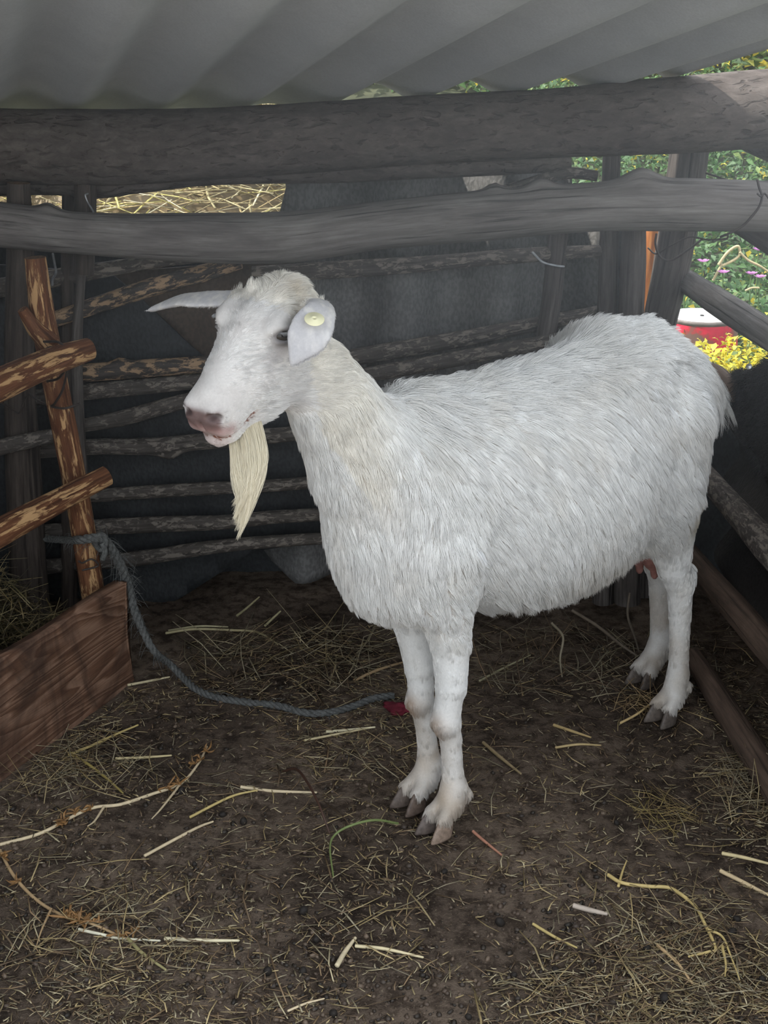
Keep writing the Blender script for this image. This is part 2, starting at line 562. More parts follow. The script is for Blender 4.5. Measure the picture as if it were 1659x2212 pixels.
def sheet(name, poly_px, Y, mat, thick=0.006, wave=0.0, pitch=0.2, phase=0.0, n=70, tilt=0.0, seed=0, rough=0.004):
    "an upright sheet of roofing whose outline is given as photo positions on the plane at distance Y"
    P3 = np.array([at(u, v, Y) for u, v in poly_px])
    poly = P3[:, [0, 2]]
    lo, hi = poly.min(0), poly.max(0)
    # even grid clipped to the outline: triangulated in bmesh
    import bmesh
    bm = bmesh.new()
    # densify the outline
    pts = []
    for a, b in zip(poly, np.roll(poly, -1, 0)):
        k = max(1, int(np.linalg.norm(b - a) / 0.03))
        for t in np.linspace(0, 1, k, endpoint=False):
            q = a * (1 - t) + b * t
            pts.append(q)
    vs = [bm.verts.new((q[0], 0, q[1])) for q in pts]
    bm.faces.new(vs)
    for ax_, co in ((0, np.arange(lo[0] + 0.012, hi[0], 0.016)), (2, np.arange(lo[1] + 0.025, hi[1], 0.05))):
        for c in co:
            pc = [0, 0, 0]; pc[ax_] = c
            pn = [0, 0, 0]; pn[ax_] = 1
            bmesh.ops.bisect_plane(bm, geom=bm.verts[:] + bm.edges[:] + bm.faces[:], plane_co=pc, plane_no=pn)
    co = np.array([v.co[:] for v in bm.verts])
    off = wave * np.cos(2 * np.pi * co[:, 0] / pitch + phase) + rough * fbm(co * 6 + seed, seed, 3) + tilt * (co[:, 2] - lo[1])
    for v, o in zip(bm.verts, off):
        v.co.y = Y + o
    r = bmesh.ops.extrude_face_region(bm, geom=bm.faces[:])
    for e in r['geom']:
        if isinstance(e, bmesh.types.BMVert): e.co.y += thick
    bmesh.ops.recalc_face_normals(bm, faces=bm.faces[:])
    me = bpy.data.meshes.new(name)
    bm.to_mesh(me); bm.free()
    me.materials.append(mat)
    a = me.attributes.new('ax', 'FLOAT_VECTOR', 'POINT')
    c = np.empty(len(me.vertices) * 3, dtype=np.float32); me.vertices.foreach_get('co', c)
    a.data.foreach_set('vector', c)
    me.polygons.foreach_set('use_smooth', [True] * len(me.polygons))
    ob = bpy.data.objects.new(name, me)
    COL.objects.link(ob)
    return ob

o = sheet('fibre_sheet', [(612, 335), (1238, 325), (1240, 440), (1292, 450), (1300, 760), (1300, 1080), (880, 1160), (740, 1240), (640, 1248), (585, 1222), (545, 1180), (520, 1120), (560, 700), (604, 462), (620, 400)], 2.915, M['grey_sheet'], wave=0.042, pitch=0.215, phase=2.1, seed=2)
tag(o, 'grey wavy dimpled fibre sheet forming the middle of the back wall', 'roofing sheet')
o = sheet('hardboard_panel', [(225, 590), (620, 560), (620, 930), (300, 930), (240, 760)], 2.875, M['brown_board'], seed=4)
tag(o, 'brown stained hardboard panel behind the goat\'s outstretched ear', 'board')
o = sheet('roofing_felt', [(-160, 560), (240, 590), (300, 640), (445, 775), (640, 890), (760, 1000), (740, 1165), (545, 1192), (480, 1235), (400, 1285), (290, 1348), (215, 1310), (-160, 1330)], 2.845, M['black_sheet'], rough=0.012, seed=6)
tag(o, 'black roofing felt with a slanting torn edge behind the thin rails', 'roofing sheet')
slab_r = None
def side_sheet():
    "dark corrugated sheet lying along the right-hand side, waves running towards the back"
    mb = MB()
    ny, nz = 24, 72
    X0 = 0.775
    Ys = np.linspace(0.9, 2.958, ny); Zs = np.linspace(-0.02, 0.475, nz)
    V = []
    for side in (0, 1):
        for y in Ys:
            for z in Zs:
                V.append((X0 + 0.019 * math.cos(2 * math.pi * z / 0.165 + 0.8) + side * 0.006 + 0.02 * (y - 2.9) * -0.1, y, z))
    n1 = ny * nz; F = []
    for i in range(ny - 1):
        for j in range(nz - 1):
            q = (i * nz + j, (i + 1) * nz + j, (i + 1) * nz + j + 1, i * nz + j + 1)
            F.append(q); F.append(tuple(n1 + k for k in q[::-1]))
    for i in range(ny - 1):
        for j in (0, nz - 1): F.append((i * nz + j, (i + 1) * nz + j, n1 + (i + 1) * nz + j, n1 + i * nz + j))
    for j in range(nz - 1):
        for i in (0, ny - 1): F.append((i * nz + j, i * nz + j + 1, n1 + i * nz + j + 1, n1 + i * nz + j))
    mb.add(V, F)
    o = mb.build('corrugated_sheet', M['dark_sheet'])
    tag(o, 'dark corrugated sheet along the right side behind the poles', 'roofing sheet')
side_sheet()

# ------------------------------------------------------------------ timbers
def log(name, px, rad_px, label, cat, mat, cap='cut', Y=None, sides=20, seed=1, rough=0.06, ridge=0.06, bumps=(), group=None, per=None, world=None, parent=None, knots=(), rads=None):
    """a round timber through points (u, v, distance); rad_px is half its width in photo units at each point"""
    if world is None:
        P = np.array([at(*p) if len(p) == 3 else at(p[0], p[1], Y) for p in px])
        dep = np.array([p[1] * math.cos(PITCH) - (p[2] - EYE[2]) * math.sin(PITCH) for p in P])
        R = np.array(rad_px) * dep / FPX if hasattr(rad_px, '__len__') else np.full(len(P), rad_px) * dep / FPX
    else:
        P = np.array(world); R = np.array(rads if rads is not None else rad_px, dtype=np.float64) * np.ones(len(P))
    L = np.linalg.norm(np.diff(P, axis=0), axis=1).sum()
    per = per or max(4, int(L / max(1, len(P) - 1) / 0.012))
    path = catmull(P, per)
    rr = np.interp(np.linspace(0, 1, len(path)), np.linspace(0, 1, len(R)), R)
    mb = MB()
    tube(mb, path, rr, sides, seed, rough, ridge=ridge, cap_mat=1, bumps=bumps)
    ob = mb.build(name, [M[mat], M[cap]], parent, origin=P[0] if parent is None else None)
    if label: tag(ob, label, cat, group)
    return ob, path, rr

# the two great horizontal timbers
beam, *_ = log('roof_beam', [(-420, 322), (0, 315), (300, 318), (620, 300), (900, 283), (1200, 268), (1450, 252), (1659, 238), (1800, 230)], [84, 82, 80, 78, 76, 76, 78, 82, 84], 'thick dark bark-covered log under the lower end of the roof sheets', 'beam', 'beam', Y=2.76, sides=40, seed=3, rough=0.09, ridge=0.05)
rail_log, *_ = log('rail_log', [(-420, 440), (0, 486), (160, 503), (350, 512), (600, 514), (830, 486), (1060, 464), (1300, 446), (1480, 443), (1659, 447), (1790, 452)], [49, 50, 47, 52, 54, 50, 54, 52, 56, 55, 55], 'long smooth grey weathered log with knots crossing the whole back', 'log', 'grey_log', Y=2.66, sides=44, seed=5, rough=0.03, ridge=0.035,
    bumps=[(0.235, -1.55, 0.016, 0.012), (0.27, -0.2, 0.012, 0.004), (0.31, 0.2, 0.014, 0.004), (0.72, -1.55, 0.018, 0.016), (0.675, -1.6, 0.013, 0.013), (0.815, -1.55, 0.026, 0.022), (0.60, 0.1, 0.008, 0.004), (0.755, -0.3, 0.008, 0.005)])
log('pole', [(-400, 415), (60, 396), (200, 404), (300, 392), (450, 374), (700, 366), (1000, 358), (1232, 348)], [26, 26, 27, 28, 30, 30, 26, 22], 'dark bark pole hanging just under the roof beam', 'pole', 'beam', Y=2.79, seed=8, rough=0.12)
log('pole', [(1535, 432, 2.86), (1610, 478, 2.82), (1790, 592, 2.76)], [34, 36, 40], 'dark pole slanting down towards the right behind the grey log', 'pole', 'dark_post', seed=9)
log('pole', [(1560, 270, 2.86), (1640, 310, 2.8), (1790, 376, 2.7)], [26, 28, 28], 'short dark pole sticking out under the right end of the roof beam', 'pole', 'beam', seed=10)

# posts
def post(px, rad, label, mat, seed, Y=None, cap='cut', ridge=0.10, rough=0.05, bumps=()):
    return log('post', px, rad, label, 'post', mat, Y=Y, seed=seed, ridge=ridge, rough=rough, cap=cap, bumps=bumps)
post([(40, 395), (44, 560), (42, 800), (52, 1050), (66, 1345)], [25, 29, 33, 38, 44], 'stout dark brown round post in the left corner', 'dark_post', 21, Y=2.70)
post([(147, 420), (146, 700), (148, 1000), (150, 1360)], [14, 15, 16, 17], 'narrow dark grey post just left of the pale split stake', 'dark_post', 22, Y=2.785)
post([(176, 585), (166, 760), (172, 960), (186, 1180), (192, 1370)], [11, 13, 14, 13, 13], 'pale grey split stake behind the orange-brown post', 'post', 23, Y=2.745, ridge=0.2)
post([(185, 395), (184, 480), (180, 590)], [25, 25, 24], 'dark stub post between the two openings under the roof beam', 'dark_post', 24, Y=2.745)
post([(1206, 500), (1192, 640), (1174, 760), (1160, 900), (1150, 1280)], [21, 22, 22, 23, 24], 'thin split grey post standing against the wavy fibre sheet', 'post', 25, Y=2.80, ridge=0.22)
post([(1322, 300), (1316, 500), (1310, 720), (1306, 1000), (1303, 1300)], [20, 21, 22, 23, 24], 'grey post reaching up to the roof beam beside the fibre sheet', 'post', 26, Y=2.80)
post([(1371, 376), (1368, 560), (1362, 720), (1358, 1000), (1355, 1300)], [26, 29, 28, 28, 29], 'thick grey post cut off short above the grey log', 'post', 27, Y=2.76)
post([(1500, 250), (1475, 440), (1446, 600), (1418, 740), (1400, 950), (1390, 1280)], [42, 43, 40, 36, 34, 33], 'leaning thick grey post beside the open right side', 'post', 28, Y=2.88)
post([(1412, 480), (1400, 600), (1394, 720), (1390, 1180)], [16, 18, 18, 18], 'orange-barked stake glowing in the slot between two grey posts', 'red_bark', 29, Y=3.12, ridge=0.03)
post([(1485, 360), (1462, 440), (1440, 640)], [16, 18, 16], 'dark stake leaning behind the thick leaning post', 'dark_post', 30, Y=2.97)

# thin rails of the back wall, top to bottom
def rail(px, rad, label, seed, Y=2.79, mat='rail', bumps=()):
    return log('rail', px, rad, label, 'rail', mat, Y=Y, seed=seed, rough=0.10, ridge=0.08, sides=16, bumps=bumps, group='thin rails across the back wall')
rail([(-90, 640), (0, 622), (170, 592), (330, 566), (430, 558)], [20, 20, 18, 15, 10], 'dark split rail right under the grey log at the left, bent wire beside it', 31)
rail([(118, 690), (230, 652), (350, 614), (440, 590), (520, 566)], [17, 19, 21, 19, 14], 'rail with flaking tan bark slanting up above the goat\'s ear', 32, 2.76, 'rail_peeled')
rail([(180, 806), (320, 796), (470, 786), (640, 778)], [20, 20, 18, 17], 'pale-flaked rail level with the goat\'s eye on the left', 33, 2.79, 'rail_peeled', bumps=[(0.18, -1.5, 0.012, 0.008)])
rail([(60, 860), (190, 846), (320, 834), (450, 822), (600, 815)], [18, 18, 18, 17, 15], 'smooth grey rail just below the pale-flaked one', 34, 2.80)
rail([(160, 922), (260, 904), (370, 874), (440, 856), (560, 830)], [15, 18, 17, 15, 12], 'rail slanting up to the goat\'s nose', 35, 2.77)
rail([(-80, 980), (0, 966), (80, 948), (150, 936)], [19, 18, 17, 15], 'rail end at the left edge passing in front of the corner post', 36, 2.64)
rail([(70, 975), (200, 966), (330, 964), (420, 955), (560, 944), (660, 934)], [17, 19, 20, 19, 19, 17], 'knotty rail behind the goat\'s chin', 37, 2.79, bumps=[(0.5, 1.4, 0.018, 0.013), (0.2, -0.8, 0.014, 0.006)])
rail([(195, 1072), (330, 1062), (480, 1054), (600, 1048), (720, 1038)], [15, 15, 15, 15, 14], 'thin rail behind the tip of the beard', 38, 2.79)
rail([(80, 1150), (230, 1138), (360, 1132), (480, 1128), (600, 1116), (760, 1108)], [18, 18, 18, 16, 16, 16], 'rail just below the tip of the beard', 39, 2.79)
rail([(60, 1228), (180, 1216), (300, 1206), (430, 1186), (560, 1172), (780, 1158)], [17, 16, 16, 16, 14, 12], 'lowest rail of the back wall at the left', 40, 2.79)
rail([(545, 592), (700, 584), (900, 572), (1080, 556), (1240, 545), (1330, 540)], [17, 19, 19, 17, 14, 12], 'dark rail tucked under the middle of the grey log', 41, 2.80)
rail([(700, 785), (800, 765), (960, 738), (1150, 702), (1330, 668)], [19, 19, 19, 18, 16], 'upper of the two rails crossing the fibre sheet above the goat\'s back', 42, 2.825)
rail([(720, 822), (830, 803), (980, 776), (1120, 750), (1288, 722)], [17, 17, 18, 17, 17], 'lower of the two rails above the goat\'s back, its sawn end on show', 43, 2.765)
rail([(1085, 412), (1160, 392), (1226, 374), (1290, 380)], [11, 14, 13, 12], 'short dark stick end lying on top of the grey log', 44, 2.76)

# poles along the right-hand side
def spole(pts, rad, label, mat, seed):
    return log('pole', None, rad, label, 'pole', mat, world=pts, seed=seed, rough=0.10, ridge=0.05, sides=22)
a, b = at(1470, 600, 2.93), at(1659, 722, 2.42)
spole([a + (a - b) * 0.20, a * 0.6 + b * 0.4, b, b + (b - a) * 0.9], [0.024, 0.027, 0.027, 0.027], 'smooth grey pole rising across the open right side above the black fleece', 'grey_log', 51)
a, b = at(1515, 1020, 2.86), at(1659, 1182, 2.36)
spole([a + (a - b) * 0.55 + np.array([0, 0, -0.02]), a, a * 0.5 + b * 0.5, b, b + (b - a) * 1.2], [0.024, 0.024, 0.025, 0.027, 0.027], 'upper greyish pole along the dark corrugated side, behind the goat\'s rump', 'rail', 52)
a, b = at(1508, 1225, 2.68), at(1659, 1395, 2.20)
spole([a + (a - b) * 0.3, a, a * 0.5 + b * 0.5, b, b + (b - a) * 1.2], [0.024, 0.024, 0.026, 0.028, 0.028], 'middle reddish-brown pole along the dark corrugated side', 'brown_pole', 53)
a, b = gr(1497, 1420, 0.026), gr(1659, 1676, 0.026)
spole([a, a * 0.5 + b * 0.5, b, b + (b - a) * 1.0], [0.022, 0.025, 0.027, 0.027], 'brown pole lying on the dirt floor at the right', 'brown_pole', 54)
o, *_ = log('board_end', None, 0.02, 'brown weathered board end at the top of the right-hand side', 'board', 'brown_pole', world=[at(1500, 790, 2.92), at(1548, 812, 2.86), at(1590, 850, 2.76)], rads=[0.018, 0.022, 0.02], seed=55)

# black fleece hung over the side
def fleece():
    mb = MB()
    n1, n2 = 44, 34
    ys = np.linspace(2.86, 1.75, n1)
    V = np.empty((n1, n2, 3))
    for i, y in enumerate(ys):
        top = np.interp(y, [1.75, 2.30, 2.42, 2.62, 2.74, 2.86], [0.70, 0.690, 0.670, 0.585, 0.535, 0.500])
        low = np.interp(y, [1.75, 2.4, 2.7, 2.86], [0.36, 0.40, 0.44, 0.46])
        for j in range(n2):
            a = j / (n2 - 1)
            # down the inside, over the top, down the outside
            if a < 0.55:
                t = a / 0.55
                z = low + (top - low) * math.sin(t * math.pi / 2)
                x = 0.735 - 0.012 * math.cos(t * math.pi / 2)
            else:
                t = (a - 0.55) / 0.45
                z = top - (top - low) * 0.8 * (1 - math.cos(t * math.pi / 2))
                x = 0.735 + 0.090 * math.sin(t * math.pi / 2) + 0.0
            V[i, j] = (x, y, z)
    q = V.reshape(-1, 3)
    q = q + 0.016 * np.stack([fbm(q * 9, 61, 3), fbm(q * 9, 62, 3), fbm(q * 9, 63, 3)], -1)
    F = [(i * n2 + j, i * n2 + j + 1, (i + 1) * n2 + j + 1, (i + 1) * n2 + j) for i in range(n1 - 1) for j in range(n2 - 1)]
    mb.add(q, F, 0, None, (0.022, 0.021, 0.021))
    m = mat_tinted('black_fleece', 0.9, 0.1, 0.0, 0.4, 60)
    o = mb.build('fleece', m)
    md = o.modifiers.new('thickness', 'SOLIDIFY'); md.thickness = 0.012; md.offset = 0
    tag(o, 'black shaggy fleece hung over the right-hand side behind the goat\'s rump', 'fleece')
    # its pile
    N = 16000
    i0 = rng.integers(0, n1 - 1, N); j0 = rng.integers(0, n2 - 1, N)
    f1, f2 = rng.random(N)[:, None], rng.random(N)[:, None]
    G = q.reshape(n1, n2, 3)
    p = (G[i0, j0] * (1 - f1) + G[i0 + 1, j0] * f1) * (1 - f2) + (G[i0, j0 + 1] * (1 - f1) + G[i0 + 1, j0 + 1] * f1) * f2
    nn = np.cross(G[i0 + 1, j0] - G[i0, j0], G[i0, j0 + 1] - G[i0, j0]); nn /= np.linalg.norm(nn, axis=1)[:, None]
    ctr = np.array([0.77, 0, 0.45]); out = p - np.stack([np.full(N, ctr[0]), p[:, 1], np.full(N, ctr[2])], -1)
    nn *= np.sign((nn * out).sum(1))[:, None]
    L = 0.016 * (0.6 + 0.8 * rng.random(N))[:, None]
    d = nn * 0.7 + rng.normal(size=(N, 3)) * 0.35 + np.array([0, -0.2, -0.5])
    P = np.stack([p, p + nn * L * 0.5 + d * L * 0.2, p + nn * L * 0.4 + d * L * 0.9], 1)
    cu = bpy.data.hair_curves.new('pile')
    cu.add_curves([3] * N)
    pa = cu.attributes.get('position') or cu.attributes.new('position', 'FLOAT_VECTOR', 'POINT')
    pa.data.foreach_set('vector', P.astype(np.float32).ravel())
    ra = cu.attributes.get('radius') or cu.attributes.new('radius', 'FLOAT', 'POINT')
    ra.data.foreach_set('value', np.tile(np.array([.0005, .0004, .0001], dtype=np.float32), N))
    cu.materials.append(mat_simple('black_pile', (0.022, 0.020, 0.020), 0.8, 0.3, 30, 0.2))
    ob = bpy.data.objects.new('pile', cu); COL.objects.link(ob); ob.parent = o
    ob.matrix_parent_inverse = o.matrix_basis.inverted()
fleece()

# ------------------------------------------------------------------ manger at the left
ladder, lp, lr = log('manger_post', [(76, 556), (92, 680), (118, 820), (146, 960), (172, 1100), (200, 1280), (212, 1370)], [23, 27, 27, 28, 27, 26, 26], 'upright orange-brown peeled post with a twig stub, end sawn off', 'post', 'peeled', Y=2.47, seed=61, rough=0.04, ridge=0.03)
mb = MB()
s0 = at(108, 742, 2.455); s1 = at(48, 668, 2.43)
tube(mb, resample(np.array([s0, (s0 + s1) / 2 + np.array([-.003, 0, -.004]), s1]), 10), np.linspace(0.020, 0.009, 10), 14, 3, 0.12)
stub = mb.build('twig_stub', M['peeled'], ladder)
def mrail(px, rad, label, seed):
    return log('manger_rail', px, rad, label, 'rail', 'peeled', seed=seed, rough=0.04, ridge=0.03, bumps=[(0.06, 0.3, 0.01, 0.003)])
mrail([(192, 754, 2.425), (110, 782, 2.36), (0, 830, 2.26), (-160, 905, 2.08)], [24, 31, 38, 44], 'upper orange-brown rail tied to the peeled post with wire', 62)
mrail([(230, 1028, 2.43), (130, 1080, 2.36), (0, 1150, 2.25), (-160, 1240, 2.10)], [24, 27, 32, 36], 'lower orange-brown rail nailed across the peeled post', 63)

def plank():
    mb = MB()
    A0, A1 = gr(290, 1462), gr(-60, 1730)       # foot line, inner face
    d = (A1 - A0); L = np.linalg.norm(d); d /= L
    nrm = np.array([-d[1], d[0], 0.0])
    if nrm[0] < 0: nrm = -nrm                  # towards the goat
    n1, n2 = 90, 14
    V = []; AX = []
    for side in (0, 1):
        for i in range(n1 + 1):
            t = i / n1
            top = 0.205 + 0.006 * t + 0.002 * math.sin(9 * t)
            for j in range(n2 + 1):
                s = j / n2
                end = 0.012 * math.sin(s * 3.0) + 0.010 * s if i == 0 else 0
                off = 0.0025 * hash_noise(np.array([[t * 6, s * 2.5, side * 9.0]]), 71)[0]
                p = A0 + d * (L * t + end) + np.array([0, 0, -0.012 + (top + 0.012) * s]) + nrm * (off - side * 0.024)
                V.append(p); AX.append((s * 0.2, side * 0.024, L * t))
    n_ = (n1 + 1) * (n2 + 1); w = n2 + 1; F = []
    for i in range(n1):
        for j in range(n2):
            q = (i * w + j, (i + 1) * w + j, (i + 1) * w + j + 1, i * w + j + 1)
            F.append(q); F.append(tuple(n_ + k for k in q[::-1]))
        for j in (0, n2):
            F.append((i * w + j, (i + 1) * w + j, n_ + (i + 1) * w + j, n_ + i * w + j))
    for j in range(n2):
        for i in (0, n1):
            F.append((i * w + j, i * w + j + 1, n_ + i * w + j + 1, n_ + i * w + j))
    mb.add(V, F, 0, [(a[0], a[1], a[2]) for a in AX])
    # plank grain runs lengthwise: ax = (across, through, along)
    o = mb.build('plank', M['plank'])
    tag(o, 'rough reddish-brown plank on edge holding in the hay at the left', 'plank')
    return A0, d, nrm, L
PL0, PLd, PLn, PLL = plank()

# ------------------------------------------------------------------ the goat
# goat frame: x = forward, y = the goat's left, z = up; origin on the ground between its feet
GO = np.array([0.305, 2.17, 0.0])
GF = np.array([-0.739, -0.673, 0.0]); GF /= np.linalg.norm(GF)
GL = np.array([-GF[1], GF[0], 0.0])
def g2w(p):
    p = np.asarray(p, dtype=np.float64)
    return GO + p[..., 0:1] * GF + p[..., 1:2] * GL + p[..., 2:3] * np.array([0, 0, 1.0])
def w2g(p):
    q = np.asarray(p, dtype=np.float64) - GO
    return np.stack([q @ GF, q @ GL, q[..., 2]], -1)
GROT = math.atan2(GF[1], GF[0])

# head frame inside the goat frame
HYAW, HDOWN, HROLL = math.radians(57), math.radians(27.3), math.radians(-6.4)
hf = np.array([-math.cos(HYAW) * math.cos(HDOWN), -math.sin(HYAW) * math.cos(HDOWN), -math.sin(HDOWN)])
hl = np.array([math.sin(HYAW), -math.cos(HYAW), 0.0])
hu = np.cross(hf, hl)
hl, hu = hl * math.cos(HROLL) + hu * math.sin(HROLL), -hl * math.sin(HROLL) + hu * math.cos(HROLL)
HC = w2g(np.array([-0.1320, 1.772, 0.861]))
def dirg(w): return np.array([w @ GF, w @ GL, w[2]])
HFR = np.stack([dirg(hf), dirg(hl), dirg(hu)], 0)      # rows: forward, left, up in goat coordinates
def hp(f, l, u): return HC + f * HFR[0] + l * HFR[1] + u * HFR[2]
EYA = math.radians(36)
EFR = np.stack([math.cos(EYA) * HFR[0] + math.sin(EYA) * HFR[2], HFR[1], -math.sin(EYA) * HFR[0] + math.cos(EYA) * HFR[2]], 0)   # axes of the eye opening
def g2h(p): return (p - HC) @ HFR.T

class SDF:
    def __init__(self, lo, hi, vox):
        self.lo = np.array(lo); self.vox = vox
        self.shape = np.ceil((np.array(hi) - self.lo) / vox).astype(int) + 1
        self.d = np.full(self.shape, 0.05, dtype=np.float32)
    def box(self, lo, hi, m):
        a = np.clip(np.floor((lo - m - self.lo) / self.vox).astype(int), 0, self.shape - 1)
        b = np.clip(np.ceil((hi + m - self.lo) / self.vox).astype(int) + 1, 1, self.shape)
        g = [self.lo[k] + self.vox * np.arange(a[k], b[k], dtype=np.float32) for k in range(3)]
        X, Y, Z = np.meshgrid(*g, indexing='ij')
        return (slice(a[0], b[0]), slice(a[1], b[1]), slice(a[2], b[2])), np.stack([X, Y, Z], -1).astype(np.float32)
    def put(self, sl, d, k, cut=False):
        o = self.d[sl]
        if cut:
            d = -d
            h = np.maximum(k - np.abs(o - d), 0) / k
            self.d[sl] = np.maximum(o, d) + h * h * k * 0.25
        else:
            h = np.maximum(k - np.abs(o - d), 0) / k
            self.d[sl] = np.minimum(o, d) - h * h * k * 0.25
    def ell(self, c, r, k=0.03, R=None, cut=False):
        c = np.asarray(c, dtype=np.float32); r = np.asarray(r, dtype=np.float32)
        ext = r if R is None else np.sqrt(((np.asarray(R) * r[:, None]) ** 2).sum(0))
        sl, P = self.box(c - ext, c + ext, k + 0.012)
        q = P - c
        if R is not None:
            q = q @ np.asarray(R, dtype=np.float32).T
        k0 = np.linalg.norm(q / r, axis=-1); k1 = np.linalg.norm(q / (r * r), axis=-1) + 1e-9
        d = np.where(k0 < 1e-4, -r.min(), k0 * (k0 - 1) / k1)
        self.put(sl, d, k, cut)
    def cone(self, a, b, ra, rb, k=0.02, lat=1.0):
        a = np.asarray(a, dtype=np.float32); b = np.asarray(b, dtype=np.float32)
        m = max(ra, rb)
        sl, P = self.box(np.minimum(a, b) - m, np.maximum(a, b) + m, k + 0.012)
        s = np.array([1, 1 / lat, 1], dtype=np.float32)
        ab = (b - a) * s
        q = (P - a) * s
        t = np.clip((q @ ab) / (ab @ ab), 0, 1)
        d = np.linalg.norm(q - t[..., None] * ab, axis=-1) - (ra + t * (rb - ra))
        self.put(sl, d * min(1.0, lat), k)
    def chain(self, pts, k=0.015, lat=1.0):
        P_ = np.array([p for p, r in pts], dtype=np.float32); r_ = np.array([r for p, r in pts], dtype=np.float32)
        sl, P = self.box((P_ - r_[:, None]).min(0), (P_ + r_[:, None]).max(0), k + 0.012)
        s = np.array([1, 1 / lat, 1], dtype=np.float32)
        D = None
        for i in range(len(pts) - 1):
            ab = (P_[i + 1] - P_[i]) * s
            q = (P - P_[i]) * s
            t = np.clip((q @ ab) / (ab @ ab), 0, 1)
            d = np.linalg.norm(q - t[..., None] * ab, axis=-1) - (r_[i] + t * (r_[i + 1] - r_[i]))
            if D is None: D = d
            else:
                h = np.maximum(0.004 - np.abs(D - d), 0) / 0.004
                D = np.minimum(D, d) - h * h * 0.001
        self.put(sl, D * min(1.0, lat), k)

def goat_sdf(vox):
    S = SDF((-0.52, -0.27, -0.02), (0.86, 0.27, 1.02), vox)
    E, C, H = S.ell, S.cone, S.chain
    # trunk
    E((0.17, 0, 0.540), (0.29, 0.120, 0.168), 0.05)
    E((0.01, 0, 0.500), (0.24, 0.138, 0.170), 0.05)
    E((0.10, 0, 0.470), (0.22, 0.118, 0.128), 0.05)
    E((0.34, 0, 0.550), (0.14, 0.092, 0.160), 0.05)
    E((0.395, 0, 0.480), (0.085, 0.066, 0.105), 0.04)
    for s in (1, -1):
        E((0.370, 0.056 * s, 0.530), (0.075, 0.038, 0.135), 0.05)
        E((-0.080, 0.060 * s, 0.690), (0.055, 0.030, 0.032), 0.07)
        E((-0.290, 0.036 * s, 0.592), (0.040, 0.028, 0.050), 0.06)
    C((0.36, 0, 0.685), (0.24, 0, 0.662), 0.028, 0.028, 0.05)
    C((0.24, 0, 0.662), (-0.06, 0, 0.706), 0.028, 0.030, 0.05)
    C((-0.06, 0, 0.710), (-0.17, 0, 0.700), 0.030, 0.032, 0.05)
    E((-0.15, 0, 0.600), (0.160, 0.100, 0.128), 0.05)
    E((-0.245, 0, 0.585), (0.080, 0.066, 0.090), 0.04)
    # tail
    H([((-0.325, 0, 0.630), 0.022), ((-0.365, 0.0, 0.605), 0.018), ((-0.395, 0.005, 0.575), 0.010)], 0.02)
    # neck
    H([((0.395, 0, 0.580), 0.105), ((0.450, 0, 0.640), 0.086), ((0.500, 0, 0.720), 0.064), ((0.545, 0, 0.780), 0.054), ((0.578, 0, 0.822), 0.043)], 0.04, 0.76)
    # hind legs: near (left) and far (right)
    H([((-0.185, 0.058, 0.580), 0.078), ((-0.185, 0.066, 0.460), 0.063), ((-0.195, 0.066, 0.385), 0.046), ((-0.218, 0.066, 0.315), 0.0315), ((-0.242, 0.066, 0.270), 0.0255),
       ((-0.252, 0.064, 0.210), 0.0210), ((-0.262, 0.062, 0.120), 0.0185), ((-0.266, 0.060, 0.085), 0.0215), ((-0.258, 0.060, 0.050), 0.023)], 0.02, 0.9)
    E((-0.262, 0.066, 0.285), (0.016, 0.014, 0.022), 0.02)
    H([((-0.20, -0.065, 0.580), 0.074), ((-0.225, -0.075, 0.450), 0.064), ((-0.275, -0.068, 0.360), 0.044), ((-0.325, -0.062, 0.285), 0.032),
       ((-0.358, -0.060, 0.220), 0.0255), ((-0.370, -0.060, 0.120), 0.0215), ((-0.374, -0.060, 0.080), 0.023), ((-0.356, -0.060, 0.045), 0.024)], 0.02, 0.9)
    # stifle fold
    E((-0.140, 0.080, 0.440), (0.045, 0.028, 0.065), 0.05)
    E((-0.16, -0.075, 0.430), (0.045, 0.028, 0.065), 0.05)
    # front legs
    H([((0.360, 0.062, 0.500), 0.058), ((0.345, 0.058, 0.410), 0.044), ((0.324, 0.053, 0.330), 0.030), ((0.318, 0.050, 0.260), 0.0245), ((0.320, 0.046, 0.222), 0.0210),
       ((0.322, 0.045, 0.195), 0.0225), ((0.312, 0.045, 0.160), 0.0170), ((0.306, 0.045, 0.100), 0.0165), ((0.303, 0.045, 0.072), 0.0210), ((0.310, 0.045, 0.045), 0.0230)], 0.018)
    H([((0.355, -0.062, 0.500), 0.056), ((0.330, -0.055, 0.400), 0.040), ((0.306, -0.046, 0.310), 0.0285), ((0.298, -0.042, 0.250), 0.0235), ((0.296, -0.040, 0.218), 0.0205),
       ((0.297, -0.040, 0.190), 0.0215), ((0.286, -0.040, 0.150), 0.0170), ((0.279, -0.040, 0.095), 0.0165), ((0.275, -0.040, 0.066), 0.0210), ((0.284, -0.040, 0.042), 0.0230)], 0.018)
    # knee pads
    E((0.333, 0.045, 0.196), (0.010, 0.016, 0.018), 0.012)
    E((0.306, -0.040, 0.190), (0.010, 0.016, 0.018), 0.012)
    # pastern toes (two each) and dew claws
    for (x, y, z, dx) in ((0.318, 0.045, 0.036, 1), (0.294, -0.040, 0.034, 1), (-0.250, 0.060, 0.036, 1), (-0.345, -0.060, 0.034, 1)):
        for s in (1, -1):
            C((x - 0.006, y + s * 0.007, z + 0.010), (x + 0.019, y + s * 0.014, z - 0.006), 0.0150, 0.0120, 0.006)
            E((x - 0.034, y + s * 0.012, z + 0.020), (0.008, 0.007, 0.011), 0.008)
    # ---- head (in its own axes)
    R = HFR
    def eh(c, r, k=0.02, cut=False): E(hp(*c), r, k, R, cut)
